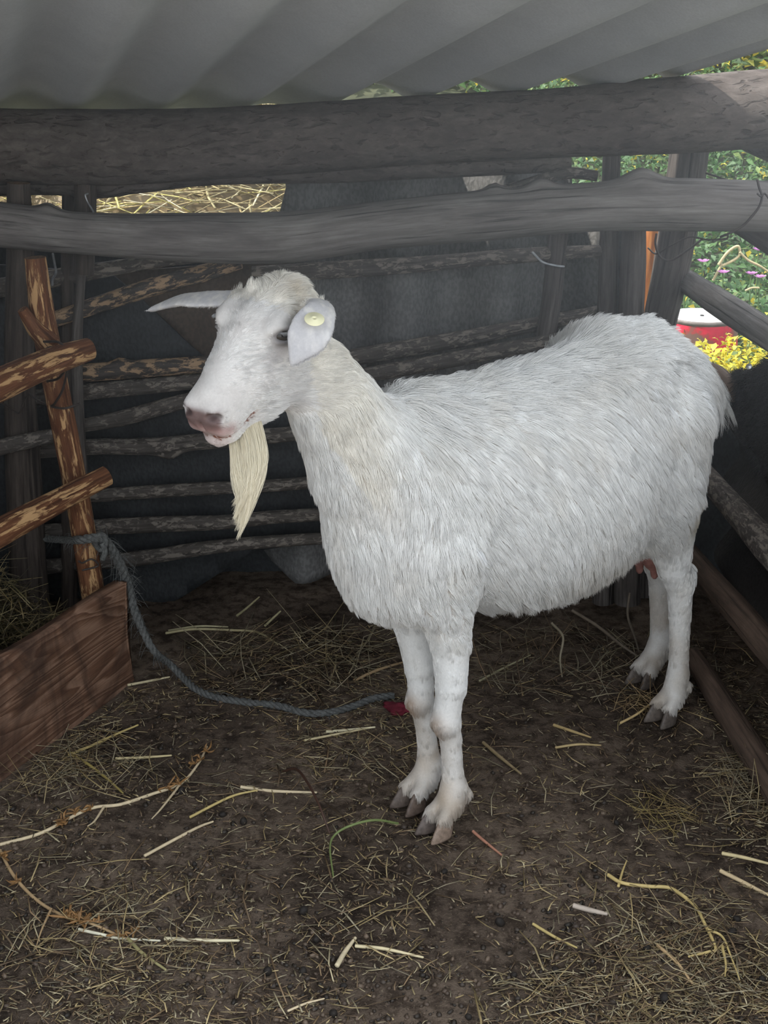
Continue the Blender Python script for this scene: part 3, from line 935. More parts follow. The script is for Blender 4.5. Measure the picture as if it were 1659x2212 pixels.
    def ch(a, b, ra, rb, k=0.02): C(hp(*a), hp(*b), ra, rb, k)
    eh((0.002, 0, 0.004), (0.052, 0.049, 0.044), 0.03)
    eh((0.045, 0, 0.016), (0.052, 0.048, 0.038), 0.03)
    for s in (1, -1):
        eh((0.048, s * 0.038, 0.045), (0.028, 0.012, 0.010), 0.012)     # brow
        eh((0.035, s * 0.028, -0.036), (0.048, 0.018, 0.040), 0.03)    # cheek
    ch((0.050, 0, -0.012), (0.110, 0, -0.014), 0.047, 0.038, 0.03); ch((0.110, 0, -0.014), (0.158, 0, -0.016), 0.038, 0.027, 0.02)
    ch((0.055, 0, 0.022), (0.156, 0, 0.004), 0.024, 0.018, 0.03)
    eh((0.164, 0, -0.014), (0.031, 0.0310, 0.028), 0.02)               # muzzle
    for s in (1, -1):
        eh((0.180, s * 0.018, -0.003), (0.015, 0.012, 0.014), 0.010)   # nostril wings
        eh((0.162, s * 0.021, -0.028), (0.028, 0.012, 0.013), 0.012)   # upper lip
    ch((0.020, 0, -0.070), (0.090, 0, -0.062), 0.032, 0.026, 0.03); ch((0.090, 0, -0.062), (0.150, 0, -0.054), 0.026, 0.019, 0.02)     # lower jaw
    eh((0.158, 0, -0.053), (0.030, 0.022, 0.014), 0.012)               # chin
    eh((-0.006, 0, 0.034), (0.034, 0.030, 0.016), 0.02)                # crown tuft base
    for s in (1, -1):
        eh((0.012, s * 0.022, 0.048), (0.010, 0.007, 0.011), 0.008)    # horn buds
    # cuts: nostrils and mouth line; then the lids over the eye balls
    for s in (1, -1):
        eh((0.194, s * 0.0195, 0.000), (0.013, 0.0090, 0.0050), 0.003, True); eh((0.191, s * 0.0265, -0.003), (0.010, 0.0045, 0.0060), 0.003, True)
        eh((0.158, s * 0.0340, -0.0415), (0.033, 0.013, 0.0028), 0.003, True)
        E(hp(0.056, s * 0.0395, 0.031) + EFR[2] * 0.0098, (0.0170, 0.0172, 0.0058), 0.004, EFR); E(hp(0.056, s * 0.0395, 0.031) - EFR[2] * 0.0096, (0.0160, 0.0162, 0.0046), 0.004, EFR)
    eh((0.196, 0, -0.020), (0.007, 0.0022, 0.013), 0.004, True)        # groove of the upper lip
    # ears
    for pts in EARS:
        for (c, r, Re) in pts:
            E(c, r, 0.004, Re)
    return S

def ear_chain(mid, widths, normals, thick=0.0042):
    "a leaf-shaped ear: flat ellipsoids along the mid rib"
    mid = catmull(np.array(mid), 5); n = len(mid)
    w = np.interp(np.linspace(0, 1, n), np.linspace(0, 1, len(widths)), widths)
    nn = np.stack([np.interp(np.linspace(0, 1, n), np.linspace(0, 1, len(normals)), np.array(normals)[:, k]) for k in range(3)], -1)
    out = []
    d = np.gradient(mid, axis=0)
    for i in range(n):
        t = d[i] / np.linalg.norm(d[i])
        m = nn[i] - t * (nn[i] @ t); m /= np.linalg.norm(m)
        s = np.cross(m, t)
        out.append((mid[i], np.array([max(0.014, np.linalg.norm(d[i]) * 1.3), w[i], thick]), np.stack([t, s, m], 0)))
    return out
_ow = lambda p: w2g(np.asarray(p))
def _near_ear():
    b = g2w(hp(-0.004, 0.040, 0.028))
    pts = [b, at(690, 655, 1.722), at(693, 672, 1.694), at(677, 704, 1.676), at(658, 738, 1.667), at(640, 770, 1.662)]
    n0 = np.array([0.35, -0.25, 0.90]); n1 = np.array([0.10, -0.93, 0.33]); nm = np.array([0.3, -0.7, 0.6])
    return ear_chain([_ow(p) for p in pts], [0.010, 0.014, 0.018, 0.0245, 0.0220, 0.006], [dirg(n0), dirg(n0), dirg(nm), dirg(n1), dirg(n1), dirg(n1)], 0.0032)
def _far_ear():
    b = g2w(hp(-0.008, -0.044, 0.018))
    Yb = b[1]
    pts = [b, at(440, 646, Yb + 0.020), at(390, 648, Yb + 0.045), at(332, 667, Yb + 0.065)]
    n0 = np.array([0.10, -0.35, 0.9])
    return ear_chain([_ow(p) for p in pts], [0.017, 0.022, 0.019, 0.003], [dirg(n0)] * 4, 0.0036)
EARS = [_near_ear(), _far_ear()]

def polygonise(S):
    import openvdb
    g = openvdb.FloatGrid(0.05)
    g.copyFromArray(S.d)
    pts, tris, quads = g.convertToPolygons(0.0, 0.0)
    v = pts.astype(np.float64) * S.vox + S.lo
    return v, quads, tris

# ------------------------------------------------------------------ goat: mesh, coat, parts
def smooth01(x, a, b):
    t = np.clip((x - a) / (b - a), 0, 1)
    return t * t * (3 - 2 * t)

def pigment(p):
    "coat and skin colour by place on the animal (goat frame)"
    n = len(p)
    h = g2h(p)
    c = np.tile(np.array([0.80, 0.79, 0.765]), (n, 1))
    def lay(w, col):
        nonlocal c
        w = np.clip(w, 0, 1)[:, None]
        c = c * (1 - w) + np.array(col) * w
    def blob(q, ctr, r):
        return np.exp(-(((q - np.array(ctr)) / np.array(r)) ** 2).sum(1))
    nz = fbm(p * 22, 5, 3)
    lay(0.30 * smooth01(nz, 0.0, 0.5), (0.70, 0.66, 0.60))
    # creamy neck and throat
    neck = smooth01(p[:, 0], 0.42, 0.52) * smooth01(p[:, 2], 0.52, 0.66) * (h[:, 0] < 0.04)
    lay(0.45 * neck, (0.78, 0.71, 0.58))
    # soiled lower legs, knees, fetlocks
    legs = smooth01(-p[:, 2], -0.30, -0.10)
    lay(0.72 * legs * np.clip(0.65 + 0.9 * nz, 0, 1.2), (0.44, 0.36, 0.28))
    lay(0.55 * smooth01(-p[:, 2], -0.10, -0.03) * np.clip(0.6 + nz, 0, 1), (0.30, 0.245, 0.19))
    for k in ((0.343, 0.045, 0.190), (0.318, -0.040, 0.185)):
        lay(0.95 * blob(p, k, (0.018, 0.018, 0.022)), (0.33, 0.235, 0.165))
    for k in ((0.32, 0.045, 0.075), (0.29, -0.04, 0.07)):
        lay(0.5 * blob(p, k, (0.02, 0.02, 0.03)), (0.52, 0.38, 0.25))
    lay(0.7 * blob(p, (-0.205, 0.115, 0.420), (0.020, 0.03, 0.030)), (0.42, 0.32, 0.16))     # stain above the stifle
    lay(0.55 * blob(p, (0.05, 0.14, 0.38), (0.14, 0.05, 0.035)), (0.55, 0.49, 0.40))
    lay(0.6 * blob(p, (0.435, 0.05, 0.745), (0.012, 0.05, 0.022)), (0.45, 0.40, 0.34))        # dark spot at the collar line
    # head
    hd = smooth01(h[:, 0], -0.06, 0.0) * smooth01(h[:, 2], -0.125, -0.095) * (p[:, 2] > 0.66) * (np.abs(h[:, 1]) < 0.16)
    lay(0.70 * hd * smooth01(h[:, 0], 0.02, 0.06) * (0.7 + 0.5 * fbm(p * 60, 8, 2)), (0.60, 0.565, 0.545))
    lay(0.65 * blob(h, (-0.002, 0.024, 0.045), (0.018, 0.016, 0.03)), (0.52, 0.43, 0.31))       # yellow-brown crown patch
    for s in (1, -1):
        lay(0.97 * np.minimum(1, 1.5 * blob(h, (0.058, s * 0.052, 0.031), (0.020, 0.020, 0.0135))), (0.15, 0.142, 0.145))
        lay(0.55 * blob(h, (0.078, s * 0.046, 0.016), (0.026, 0.016, 0.012)), (0.36, 0.33, 0.33))
    nose = np.clip(smooth01(h[:, 0] + 0.25 * h[:, 2], 0.174, 0.186) * smooth01(h[:, 2], -0.040, -0.030) * smooth01(-h[:, 2], -0.013, -0.003) * smooth01(-np.abs(h[:, 1]), -0.032, -0.024), 0, 1) * hd
    lay(0.95 * nose, (0.12, 0.066, 0.06))
    lay(0.8 * hd * np.exp(-((h[:, 2] + 0.024) / 0.009) ** 2) * smooth01(h[:, 0], 0.166, 0.182), (0.34, 0.20, 0.185))
    lay(0.55 * hd * smooth01(h[:, 0], 0.165, 0.185) * smooth01(-h[:, 2], 0.018, 0.028), (0.55, 0.40, 0.38))
    for s in (1, -1):
        lay(1.0 * blob(h, (0.190, s * 0.0205, -0.001), (0.010, 0.0085, 0.0055)), (0.03, 0.015, 0.015))
        lay(1.0 * np.exp(-((h[:, 2] + 0.0415) / 0.0034) ** 4) * smooth01(h[:, 0], 0.128, 0.134) * (np.abs(h[:, 1]) > 0.004) * hd, (0.22, 0.085, 0.055))
    # ears: thin, greyish pink
    ear = np.zeros(n)
    for pts_ in EARS:
        for k_, (c_e, r_e, R_e) in enumerate(pts_):
            if k_ < (7 if pts_ is EARS[0] else 4): continue
            dd = np.linalg.norm(((p - c_e) @ R_e.T) / (r_e + np.array([0.004, 0.003, 0.004])), axis=1)
            ear = np.maximum(ear, 1 - smooth01(dd, 1.28, 1.42))
    lay(0.92 * ear * np.clip(0.85 + 0.6 * fbm(p * np.array([160.0, 160.0, 60.0]), 19, 2), 0.3, 1), (0.46, 0.45, 0.465))
    return np.clip(c, 0.02, 0.9), h, hd, nose, ear

def build_goat():
    S = goat_sdf(0.0030)
    v, quads, tris = polygonise(S)
    # relax the surface a little and take vertex normals
    nv = len(v)
    e = np.vstack([quads[:, [0, 1]], quads[:, [1, 2]], quads[:, [2, 3]], quads[:, [3, 0]]]).astype(np.int64)
    if len(tris): e = np.vstack([e, tris[:, [0, 1]], tris[:, [1, 2]], tris[:, [2, 0]]])
    e = np.vstack([e, e[:, ::-1]])
    deg = np.bincount(e[:, 0], minlength=nv)[:, None]
    hh = g2h(v)
    w = np.where((hh[:, 0] > 0.0) & (v[:, 2] > 0.7), 0.30, 0.6)[:, None]
    for it in range(5):
        av = np.stack([np.bincount(e[:, 0], weights=v[e[:, 1], k], minlength=nv) for k in range(3)], -1) / deg
        v = v + (av - v) * w * (1 if it % 2 == 0 else -0.9)
    # faint relief so the hide is not perfectly even
    faces = [list(map(int, q[::-1])) for q in quads] + [list(map(int, t[::-1])) for t in tris]
    me = bpy.data.meshes.new('goat')
    me.from_pydata(v.tolist(), [], faces)
    me.polygons.foreach_set('use_smooth', [True] * len(me.polygons))
    me.update()
    nrm = np.empty(nv * 3, dtype=np.float32); me.vertex_normals.foreach_get('vector', nrm); nrm = nrm.reshape(-1, 3).astype(np.float64)
    c0 = v.mean(0)
    if ((v - c0) * nrm).sum(1).mean() < 0:
        me.flip_normals(); me.update(); nrm = -nrm
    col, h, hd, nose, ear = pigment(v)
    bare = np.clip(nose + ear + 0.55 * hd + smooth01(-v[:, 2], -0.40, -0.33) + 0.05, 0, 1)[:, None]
    col = col * bare + col * np.array([0.66, 0.62, 0.59]) * (1 - bare)      # skin darkened under the coat, painting shade between the locks
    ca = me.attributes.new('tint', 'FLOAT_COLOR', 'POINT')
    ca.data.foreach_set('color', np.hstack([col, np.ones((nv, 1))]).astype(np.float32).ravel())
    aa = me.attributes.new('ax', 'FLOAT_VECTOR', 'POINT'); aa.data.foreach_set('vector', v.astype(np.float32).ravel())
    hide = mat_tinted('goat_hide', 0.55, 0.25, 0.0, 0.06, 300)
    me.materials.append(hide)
    goat = bpy.data.objects.new('goat', me)
    COL.objects.link(goat)
    goat.location = GO; goat.rotation_euler = (0, 0, GROT)
    tag(goat, 'white long-bearded goat with an ear tag standing on the straw-strewn floor', 'goat')

    # ---- the coat: strands grown over the hide
    tri = np.vstack([quads[:, [0, 1, 2]], quads[:, [0, 2, 3]]] + ([tris] if len(tris) else [])).astype(np.int64)
    A, B, Cc = v[tri[:, 0]], v[tri[:, 1]], v[tri[:, 2]]
    area = np.linalg.norm(np.cross(B - A, Cc - A), axis=1) / 2
    cen = (A + B + Cc) / 3
    hc = g2h(cen)
    headc = (hc[:, 0] > -0.05) & (np.abs(hc[:, 1]) < 0.15) & (cen[:, 2] > 0.68) & (hc[:, 0] < 0.3)
    wgt = area.copy()
    wgt[headc] *= 2.2
    wgt[cen[:, 2] < 0.30] *= 1.6
    wgt[(hc[:, 0] + 0.25 * hc[:, 2] > 0.180) & (np.abs(hc[:, 1]) < 0.028) & (hc[:, 2] > -0.036) & (hc[:, 2] < 0.016) & headc] *= 0.04
    for s in (1, -1):
        ed = np.linalg.norm((hc - np.array([0.055, s * 0.049, 0.031])) / np.array([1.15, 1.0, 0.8]), axis=1)
        wgt[ed < 0.0125] *= 0.0
    NH = 430000
    pick = rng.choice(len(tri), NH, p=wgt / wgt.sum())
    r1, r2 = np.sqrt(rng.random(NH)), rng.random(NH)
    b0, b1, b2 = (1 - r1)[:, None], (r1 * (1 - r2))[:, None], (r1 * r2)[:, None]
    p0 = A[pick] * b0 + B[pick] * b1 + Cc[pick] * b2
    n0 = nrm[tri[pick, 0]] * b0 + nrm[tri[pick, 1]] * b1 + nrm[tri[pick, 2]] * b2
    n0 /= np.linalg.norm(n0, axis=1)[:, None] + 1e-9
    tint, h, hd, nose, ear = pigment(p0)
    x, y, z = p0.T
    # lie of the hair
    D = np.zeros((NH, 3))
    back = smooth01(z, 0.60, 0.72)
    D[:, 0] = -0.55 - 0.5 * back
    D[:, 2] = -0.80 + 0.55 * back
    fr = smooth01(x, 0.28, 0.42) * (1 - hd)                 # chest and neck: downwards
    D[:, 0] = D[:, 0] * (1 - fr) + fr * -0.30
    D[:, 2] = D[:, 2] * (1 - fr) + fr * -0.95
    rp = smooth01(-x, 0.20, 0.30)
    D[:, 0] = D[:, 0] * (1 - rp) + rp * -0.35
    D[:, 2] = D[:, 2] * (1 - rp) + rp * -0.95
    lg = smooth01(-z, -0.40, -0.30)
    D[:, 0] = D[:, 0] * (1 - lg) + lg * -0.08
    D[:, 2] = D[:, 2] * (1 - lg) + lg * -1.0
    D[:, 1] = 0.0
    hdir = -HFR[0] * 0.9 - HFR[2] * 0.45
    hdir2 = -HFR[0] * 0.35 + HFR[2] * 0.5
    crown = (np.exp(-(((h - np.array([0.0, 0, 0.045])) / np.array([0.03, 0.035, 0.025])) ** 2).sum(1)) * hd)[:, None]
    isH = hd[:, None]
    side = np.sign(h[:, 1])[:, None] * HFR[1]
    D = D * (1 - isH) + isH * (hdir + 0.35 * side)
    D = D * (1 - crown) + crown * (hdir2 + 0.8 * side * rng.random((NH, 1)))
    isE = ear[:, None]
    D = D * (1 - isE) + isE * (side * 0.6 - np.array([0, 0, 1.0]) * (0.25 + 0.6 * (h[:, 1:2] > 0)))
    # swirls
    D += 0.28 * np.stack([hash_noise(p0 * 9, 31 + k) for k in range(3)], -1)
    D += 0.16 * np.stack([hash_noise(p0 * 34, 41 + k) for k in range(3)], -1)
    D += 0.10 * rng.normal(size=(NH, 3))
    T = D - n0 * (D * n0).sum(1)[:, None]
    T /= np.linalg.norm(T, axis=1)[:, None] + 1e-6
    # length
    Ln = np.full(NH, 0.027)
    Ln = Ln + 0.016 * smooth01(-z, -0.45, -0.37) * (z > 0.33) * (np.abs(x) < 0.33)      # belly fringe
    top = smooth01(z, 0.66, 0.70) * (x < 0.40) * (n0[:, 2] > 0.5)
    Ln = Ln + 0.012 * top
    Ln = Ln + 0.012 * smooth01(-x, 0.24, 0.33) * (z > 0.36)                             # breeches, tail
    Ln = Ln + 0.030 * smooth01(-x, 0.355, 0.39) * (z > 0.5)
    limb = smooth01(-z, -0.47, -0.36) * np.clip((x > 0.24) * 1.0 + (x < -0.10) * 1.0, 0, 1)
    Ln = Ln * (1 - limb) + 0.011 * limb
    Ln = np.where((z < 0.33), np.minimum(Ln, 0.020), Ln)
    Ln = np.where(z < 0.06, 0.013, Ln)                                                   # feathering over the hooves
    hl_ = 0.0135 - 0.0075 * smooth01(h[:, 0], 0.10, 0.18) + 0.006 * smooth01(-h[:, 2], 0.02, 0.06) * smooth01(-h[:, 0], -0.13, -0.09)
    Ln = Ln * (1 - hd) + hl_ * hd
    for s in (1, -1):
        ed = np.linalg.norm((h - np.array([0.058, s * 0.049, 0.031])), axis=1)
        Ln = Ln * (0.18 + 0.82 * smooth01(ed, 0.016, 0.042))
    Ln = Ln + 0.005 * crown[:, 0]
    Ln = Ln * (1 - ear) + 0.0045 * ear
    Ln = Ln * (0.65 + 0.6 * rng.random(NH))
    lift = np.full(NH, 0.30) + 0.30 * top + 0.1 * smooth01(-z, -0.45, -0.37) + 0.25 * crown[:, 0]
    lift = lift * (1 - ear) + 0.10 * ear
    lift = np.where((hd > 0.5) & (crown[:, 0] < 0.2), 0.22, lift)
    lift = np.where(z < 0.33, 0.16, lift)
    lift = lift * (0.5 + 1.0 * rng.random(NH))
    K = 4
    ts = np.linspace(0, 1, K)
    grav = np.zeros((NH, 3)); grav[:, 2] = -1
    P = np.empty((NH, K, 3))
    for k, t in enumerate(ts):
        P[:, k] = p0 - n0 * 0.0008 + Ln[:, None] * (T * t + n0 * (lift * (t - 0.45 * t * t))[:, None] + grav * 0.12 * t * t)
    # locks: tips gather towards a neighbouring guide strand
    ng = 12000
    gi = rng.choice(NH, ng, replace=False)
    kd = kdtree.KDTree(ng)
    for k, i in enumerate(gi): kd.insert(p0[i], k)
    kd.balance()
    near = np.fromiter((kd.find(q)[1] for q in p0.tolist()), dtype=np.int64, count=NH)
    g = gi[near]
    amt = (0.78 - 0.08 * hd) * (0.6 + 0.4 * rng.random(NH))
    amt = amt * (1 - ear)
    for k, t in enumerate(ts):
        a = (amt * t ** 1.1)[:, None]
        P[:, k] = P[:, k] * (1 - a) + (P[g, k] + (p0 - p0[g]) * 0.14) * a
    lockt = rng.normal(0, 0.06, ng)[near][:, None]
    dirt = rng.random((NH, 1)) * 0.12 + 0.92 + lockt - 0.10 * (rng.random((NH, 1)) < 0.06)
    tint = np.clip(tint * dirt, 0.02, 0.88)
    def strands(name, P, rad, tint, mat, parent):
        N, K = P.shape[:2]
        cu = bpy.data.hair_curves.new(name)
        cu.add_curves([K] * N)
        pa = cu.attributes.get('position') or cu.attributes.new('position', 'FLOAT_VECTOR', 'POINT')
        pa.data.foreach_set('vector', P.astype(np.float32).ravel())
        ra = cu.attributes.get('radius') or cu.attributes.new('radius', 'FLOAT', 'POINT')
        ra.data.foreach_set('value', np.asarray(rad, dtype=np.float32).ravel())
        ta = cu.attributes.new('tint', 'FLOAT_COLOR', 'CURVE')
        ta.data.foreach_set('color', np.hstack([tint, np.ones((N, 1))]).astype(np.float32).ravel())
        cu.materials.append(mat)
        ob = bpy.data.objects.new(name, cu)
        COL.objects.link(ob)
        ob.parent = parent
        return ob
    hair, nt, b = newmat('goat_hair')
    nt.links.new(attr(nt, 'tint').outputs['Color'], b.inputs['Base Color'])
    b.inputs['Roughness'].default_value = 0.55
    b.inputs['Specular IOR Level'].default_value = 0.3
    prof = np.array([0.00030, 0.00028, 0.00020, 0.00005])
    R = np.repeat(prof[None], NH, 0) * (1.0 - 0.30 * isH)
    strands('coat', P, R, tint, hair, goat)

    # ---- beard
    NB, KB = 7000, 9
    bx = 0.105 + 0.036 * rng.random(NB); by = (rng.random(NB) - 0.5) * 0.026
    root = HC + bx[:, None] * HFR[0] + by[:, None] * HFR[1] + (-0.072 + 0.010 * np.abs(by[:, None]) / 0.015 - 0.006 * (bx[:, None] - 0.118) / 0.03 * -1) * HFR[2]
    tipw = w2g(at(514, 1112, 1.625)); mid = w2g(at(540, 1022, 1.645))
    lock = rng.integers(0, 34, NB)
    lo = rng.normal(size=(34, 3)) * np.array([0.0055, 0.0055, 0.013])
    P = np.empty((NB, KB, 3))
    endf = 0.55 + 0.47 * rng.random(NB) ** 0.6
    r0 = root - root.mean(0)
    for k, t in enumerate(np.linspace(0, 1, KB)):
        s = (t * endf)[:, None]
        base = (1 - s) ** 2 * root.mean(0) + 2 * s * (1 - s) * (mid * 2 - 0.5 * root.mean(0) - 0.5 * tipw) + s ** 2 * tipw
        spread = (1.0 + 0.10 * np.sin(np.pi * np.minimum(s * 1.1, 1))) * (1 - 0.86 * smooth01(s, 0.40, 1.0))
        P[:, k] = base + r0 * spread + lo[lock] * s ** 1.3 * 0.8 + rng.normal(size=(NB, 3)) * 0.0006 * t
    bt = np.clip(np.array([0.76, 0.69, 0.53]) * (0.9 + 0.2 * rng.random((NB, 1))), 0, 0.88)
    strands('beard', P, np.repeat(np.interp(np.linspace(0, 1, KB), [0, .7, 1], [0.00021, 0.00018, 0.00004])[None], NB, 0), bt, hair, goat)

    # ---- eyes, lids, lashes
    eye_m, nt, b = newmat('goat_eye')
    tc = nt.nodes.new('ShaderNodeTexCoord').outputs['Object']
    sep = nt.nodes.new('ShaderNodeSeparateXYZ'); nt.links.new(tc, sep.inputs[0])
    ab = nt.nodes.new('ShaderNodeMath'); ab.operation = 'ABSOLUTE'; nt.links.new(sep.outputs['Z'], ab.inputs[0])
    pup = ramp(nt, ab.outputs[0], [(0.0016, 0.0), (0.0026, 1.0)])
    nt.links.new(mix(nt, pup, (0.005, 0.005, 0.006), (0.028, 0.023, 0.018)), b.inputs['Base Color'])
    b.inputs['Roughness'].default_value = 0.12
    for s in (1, -1):
        c = hp(0.056, s * 0.0395, 0.0310)
        mb = MB()
        nu, nvv = 28, 18; rr = 0.0142
        vs = [[rr * math.sin(math.pi * j / nvv) * math.cos(2 * math.pi * i / nu), rr * math.sin(math.pi * j / nvv) * math.sin(2 * math.pi * i / nu), rr * math.cos(math.pi * j / nvv)] for j in range(nvv + 1) for i in range(nu)]
        fs = [(j * nu + i, j * nu + (i + 1) % nu, (j + 1) * nu + (i + 1) % nu, (j + 1) * nu + i) for j in range(nvv) for i in range(nu)]
        mb.add(vs, fs)
        e_ = mb.build('eye', eye_m)
        e_.parent = goat; e_.location = c
        RM = Matrix([list(EFR[0]), list(EFR[1]), list(EFR[2])]).transposed()
        e_.rotation_euler = RM.to_euler()
        nl = 60
        a_ = np.linspace(0.5, 2.6, nl)
        P = np.empty((nl, 4, 3))
        for k, t in enumerate(np.linspace(0, 1, 4)):
            P[:, k] = np.stack([0.0140 * np.cos(a_), s * (0.0168 * np.sin(a_) + 0.006 * t), 0.0050 * np.sin(a_) - 0.004 * t * t + 0.001 * t], -1)
        strands('eyelashes', P, np.repeat(np.array([[.00025, .0002, .00015, .00004]]), nl, 0), np.full((nl, 3), 0.25), hair, e_)

    # ---- hooves: two claws on each foot
    horn = mat_tinted('hoof_horn', 0.5, 0.35, 0.0, 0.25, 150)
    feet = (((0.318, 0.045), (0.33, 0.24, 0.18), (0.13, 0.10, 0.085)), ((0.294, -0.040), (0.16, 0.115, 0.09), (0.14, 0.105, 0.085)),
            ((-0.250, 0.060), (0.16, 0.13, 0.11), (0.15, 0.12, 0.10)), ((-0.345, -0.060), (0.15, 0.12, 0.10), (0.15, 0.12, 0.10)))
    for (fx, fy), c1, c2 in feet:
        for s, cc in ((1, c1), (-1, c2)):
            mb = MB(); nth = 22
            rings = []
            for zz, sc_, sh in ((0.0, 1.0, 0.0), (0.003, 1.02, 0.0), (0.014, 0.93, -0.004), (0.026, 0.80, -0.009), (0.034, 0.66, -0.013)):
                ring = []
                for k in range(nth):
                    a_ = 2 * math.pi * k / nth
                    X = (0.030 if math.cos(a_) > 0 else 0.019) * math.cos(a_)
                    Y = 0.0115 * math.sin(a_) * (1 - 0.38 * max(0, math.cos(a_)) ** 1.5)
                    ring.append([X * sc_ + sh, Y * sc_, zz])
                rings.append(ring)
            V = np.array(rings).reshape(-1, 3)
            an = math.radians(9 * s)
            V = np.stack([V[:, 0] * math.cos(an) - V[:, 1] * math.sin(an) + fx + 0.022, V[:, 0] * math.sin(an) + V[:, 1] * math.cos(an) + fy + s * 0.0145, V[:, 2]], -1)
            fs = [(r * nth + k, r * nth + (k + 1) % nth, (r + 1) * nth + (k + 1) % nth, (r + 1) * nth + k) for r in range(4) for k in range(nth)]
            fs += [tuple(range(nth))[::-1], tuple(range(4 * nth, 5 * nth))]
            mb.add(V, fs, 0, None, cc)
            h_ = mb.build('hoof', horn); h_.parent = goat
    # ---- udder
    mb = MB()
    prof = [(-0.055, 0.004), (-0.050, 0.008), (-0.038, 0.010), (-0.030, 0.020), (-0.012, 0.033), (0.015, 0.040), (0.05, 0.036), (0.07, 0.02)]
    nu = 18
    for s in (1, -1):
        vs = [[r * math.cos(2 * math.pi * k / nu) * 0.9 - 0.238 + 0.15 * zz, r * math.sin(2 * math.pi * k / nu) * 0.75 + s * 0.017 - 0.010, 0.318 + zz] for zz, r in prof for k in range(nu)]
        fs = [(j * nu + k, j * nu + (k + 1) % nu, (j + 1) * nu + (k + 1) % nu, (j + 1) * nu + k) for j in range(len(prof) - 1) for k in range(nu)] + [tuple(range(nu))[::-1]]
        mb.add(vs, fs, 0, None, (0.42, 0.20, 0.17))
    u_ = mb.build('udder', mat_tinted('udder_skin', 0.6, 0.3, 0.0, 0.2, 90)); u_.parent = goat
    tag(u_, 'pink bare udder')

    # ---- ear tag
    dv = ray(679, 690); dv /= np.linalg.norm(dv)
    wv_ = g2w(v) - EYE
    along = wv_ @ dv
    offs = np.linalg.norm(wv_ - along[:, None] * dv, axis=1)
    cand = np.where(offs < 0.004)[0]
    nearest_ = along[cand].min()
    nn = dirg(np.array([0.10, -0.50, 0.86])); nn /= np.linalg.norm(nn)
    tg = w2g(EYE + dv * (nearest_ - 0.0085))
    q = Vector(nn).to_track_quat('Z', 'Y').to_matrix()
    yellow = mat_tinted('cream_plastic', 0.45, 0.4, 0.0, 0.03, 40)
    mb = MB(); nu = 36
    prof = [(0.0, 0.0016), (0.0014, 0.0016), (0.0014, 0.0021), (0.0040, 0.0024), (0.0046, 0.0017), (0.0118, 0.0012), (0.0124, 0.0006), (0.0118, 0.0), (0.0, -0.0002)]
    prof[0] = (0.0001, 0.0004); prof[1] = (0.0013, 0.0004)
    vs = []
    cols = []
    for r, zz in prof:
        for k in range(nu):
            vs.append(list(q @ Vector((r * math.cos(2 * math.pi * k / nu), r * math.sin(2 * math.pi * k / nu), zz))))
            cols.append((0.20, 0.15, 0.05) if r < 0.0012 else (0.80, 0.76, 0.50))
    fs = [(j * nu + k, j * nu + (k + 1) % nu, (j + 1) * nu + (k + 1) % nu, (j + 1) * nu + k) for j in range(len(prof) - 1) for k in range(nu)]
    mb.add(np.array(vs) + tg, fs, 0, None, np.array(cols))
    t_ = mb.build('ear_tag', yellow); t_.parent = goat
    tag(t_, 'round cream plastic ear tag')
    mb = MB()
    tube(mb, resample(np.array([tg - nn * 0.0002, tg - nn * 0.006 + dirg(dv) * 0.006]), 4), 0.0026, 10, col=(0.7, 0.66, 0.42))
    s_ = mb.build('tag_stem', yellow); s_.parent = t_
    return goat
goat = build_goat()

# ------------------------------------------------------------------ wires, nails, rope, stone, rag
def wire(px, rad, label, mat='wire', Y=None, name='wire', group=None, world=None, per=8):
    P = np.array(world) if world is not None else np.array([at(*p) if len(p) == 3 else at(p[0], p[1], Y) for p in px])
    path = catmull(P, per)
    mb = MB()
    tube(mb, path, rad, 8, 2)
    o = mb.build(name, M[mat], origin=P[0])
    tag(o, label, 'wire', group)
    return o
wire([(1636, 388, 2.60), (1640, 405, 2.60), (1646, 424, 2.597), (1640, 446, 2.595), (1622, 470, 2.595), (1604, 488, 2.598), (1580, 502, 2.605), (1556, 512, 2.62)], 0.0024, 'rusty wire tied around the right end of the grey log')
wire([(1663, 432, 2.60), (1652, 418, 2.598), (1644, 424, 2.596), (1636, 418, 2.598)], 0.002, 'short twisted wire end on the knot at the right edge')
wire([(1400, 536, 2.76), (1418, 548, 2.72), (1450, 530, 2.70), (1490, 512, 2.69), (1530, 518, 2.67), (1568, 516, 2.66), (1573, 508, 2.66)], 0.0016, 'thin wire loop hanging under the grey log at the right')
wire([(1418, 505, 2.70), (1416, 530, 2.70), (1428, 556, 2.70), (1450, 562, 2.70), (1486, 540, 2.69), (1518, 515, 2.68)], 0.0022, 'thick rusty wire bowed around the leaning post')
wire([(1525, 374, 2.70), (1550, 382, 2.68), (1572, 390, 2.66)], 0.002, 'rusty wire end poking out above the grey log')
wire([(1150, 545, 2.77), (1172, 566, 2.76), (1200, 574, 2.765), (1218, 576, 2.775)], 0.0028, 'bare steel wire bent around the thin split post', 'steel_wire')
wire([(190, 418, 2.70), (184, 422, 2.69), (190, 438, 2.69), (200, 454, 2.68), (206, 470, 2.67)], 0.0018, 'bare wire hook above the grey log at the left', 'steel_wire')
wire([(114, 548, 2.70), (118, 570, 2.72), (121, 590, 2.73), (114, 602, 2.745), (113, 616, 2.75)], 0.0024, 'bent steel wire end hanging under the grey log at the left', 'steel_wire')
wire([(95, 738, 2.42), (128, 740, 2.385), (144, 764, 2.375), (143, 790, 2.375), (128, 816, 2.40), (102, 824, 2.425)], 0.0024, 'dark wire loop around the upper orange-brown rail')
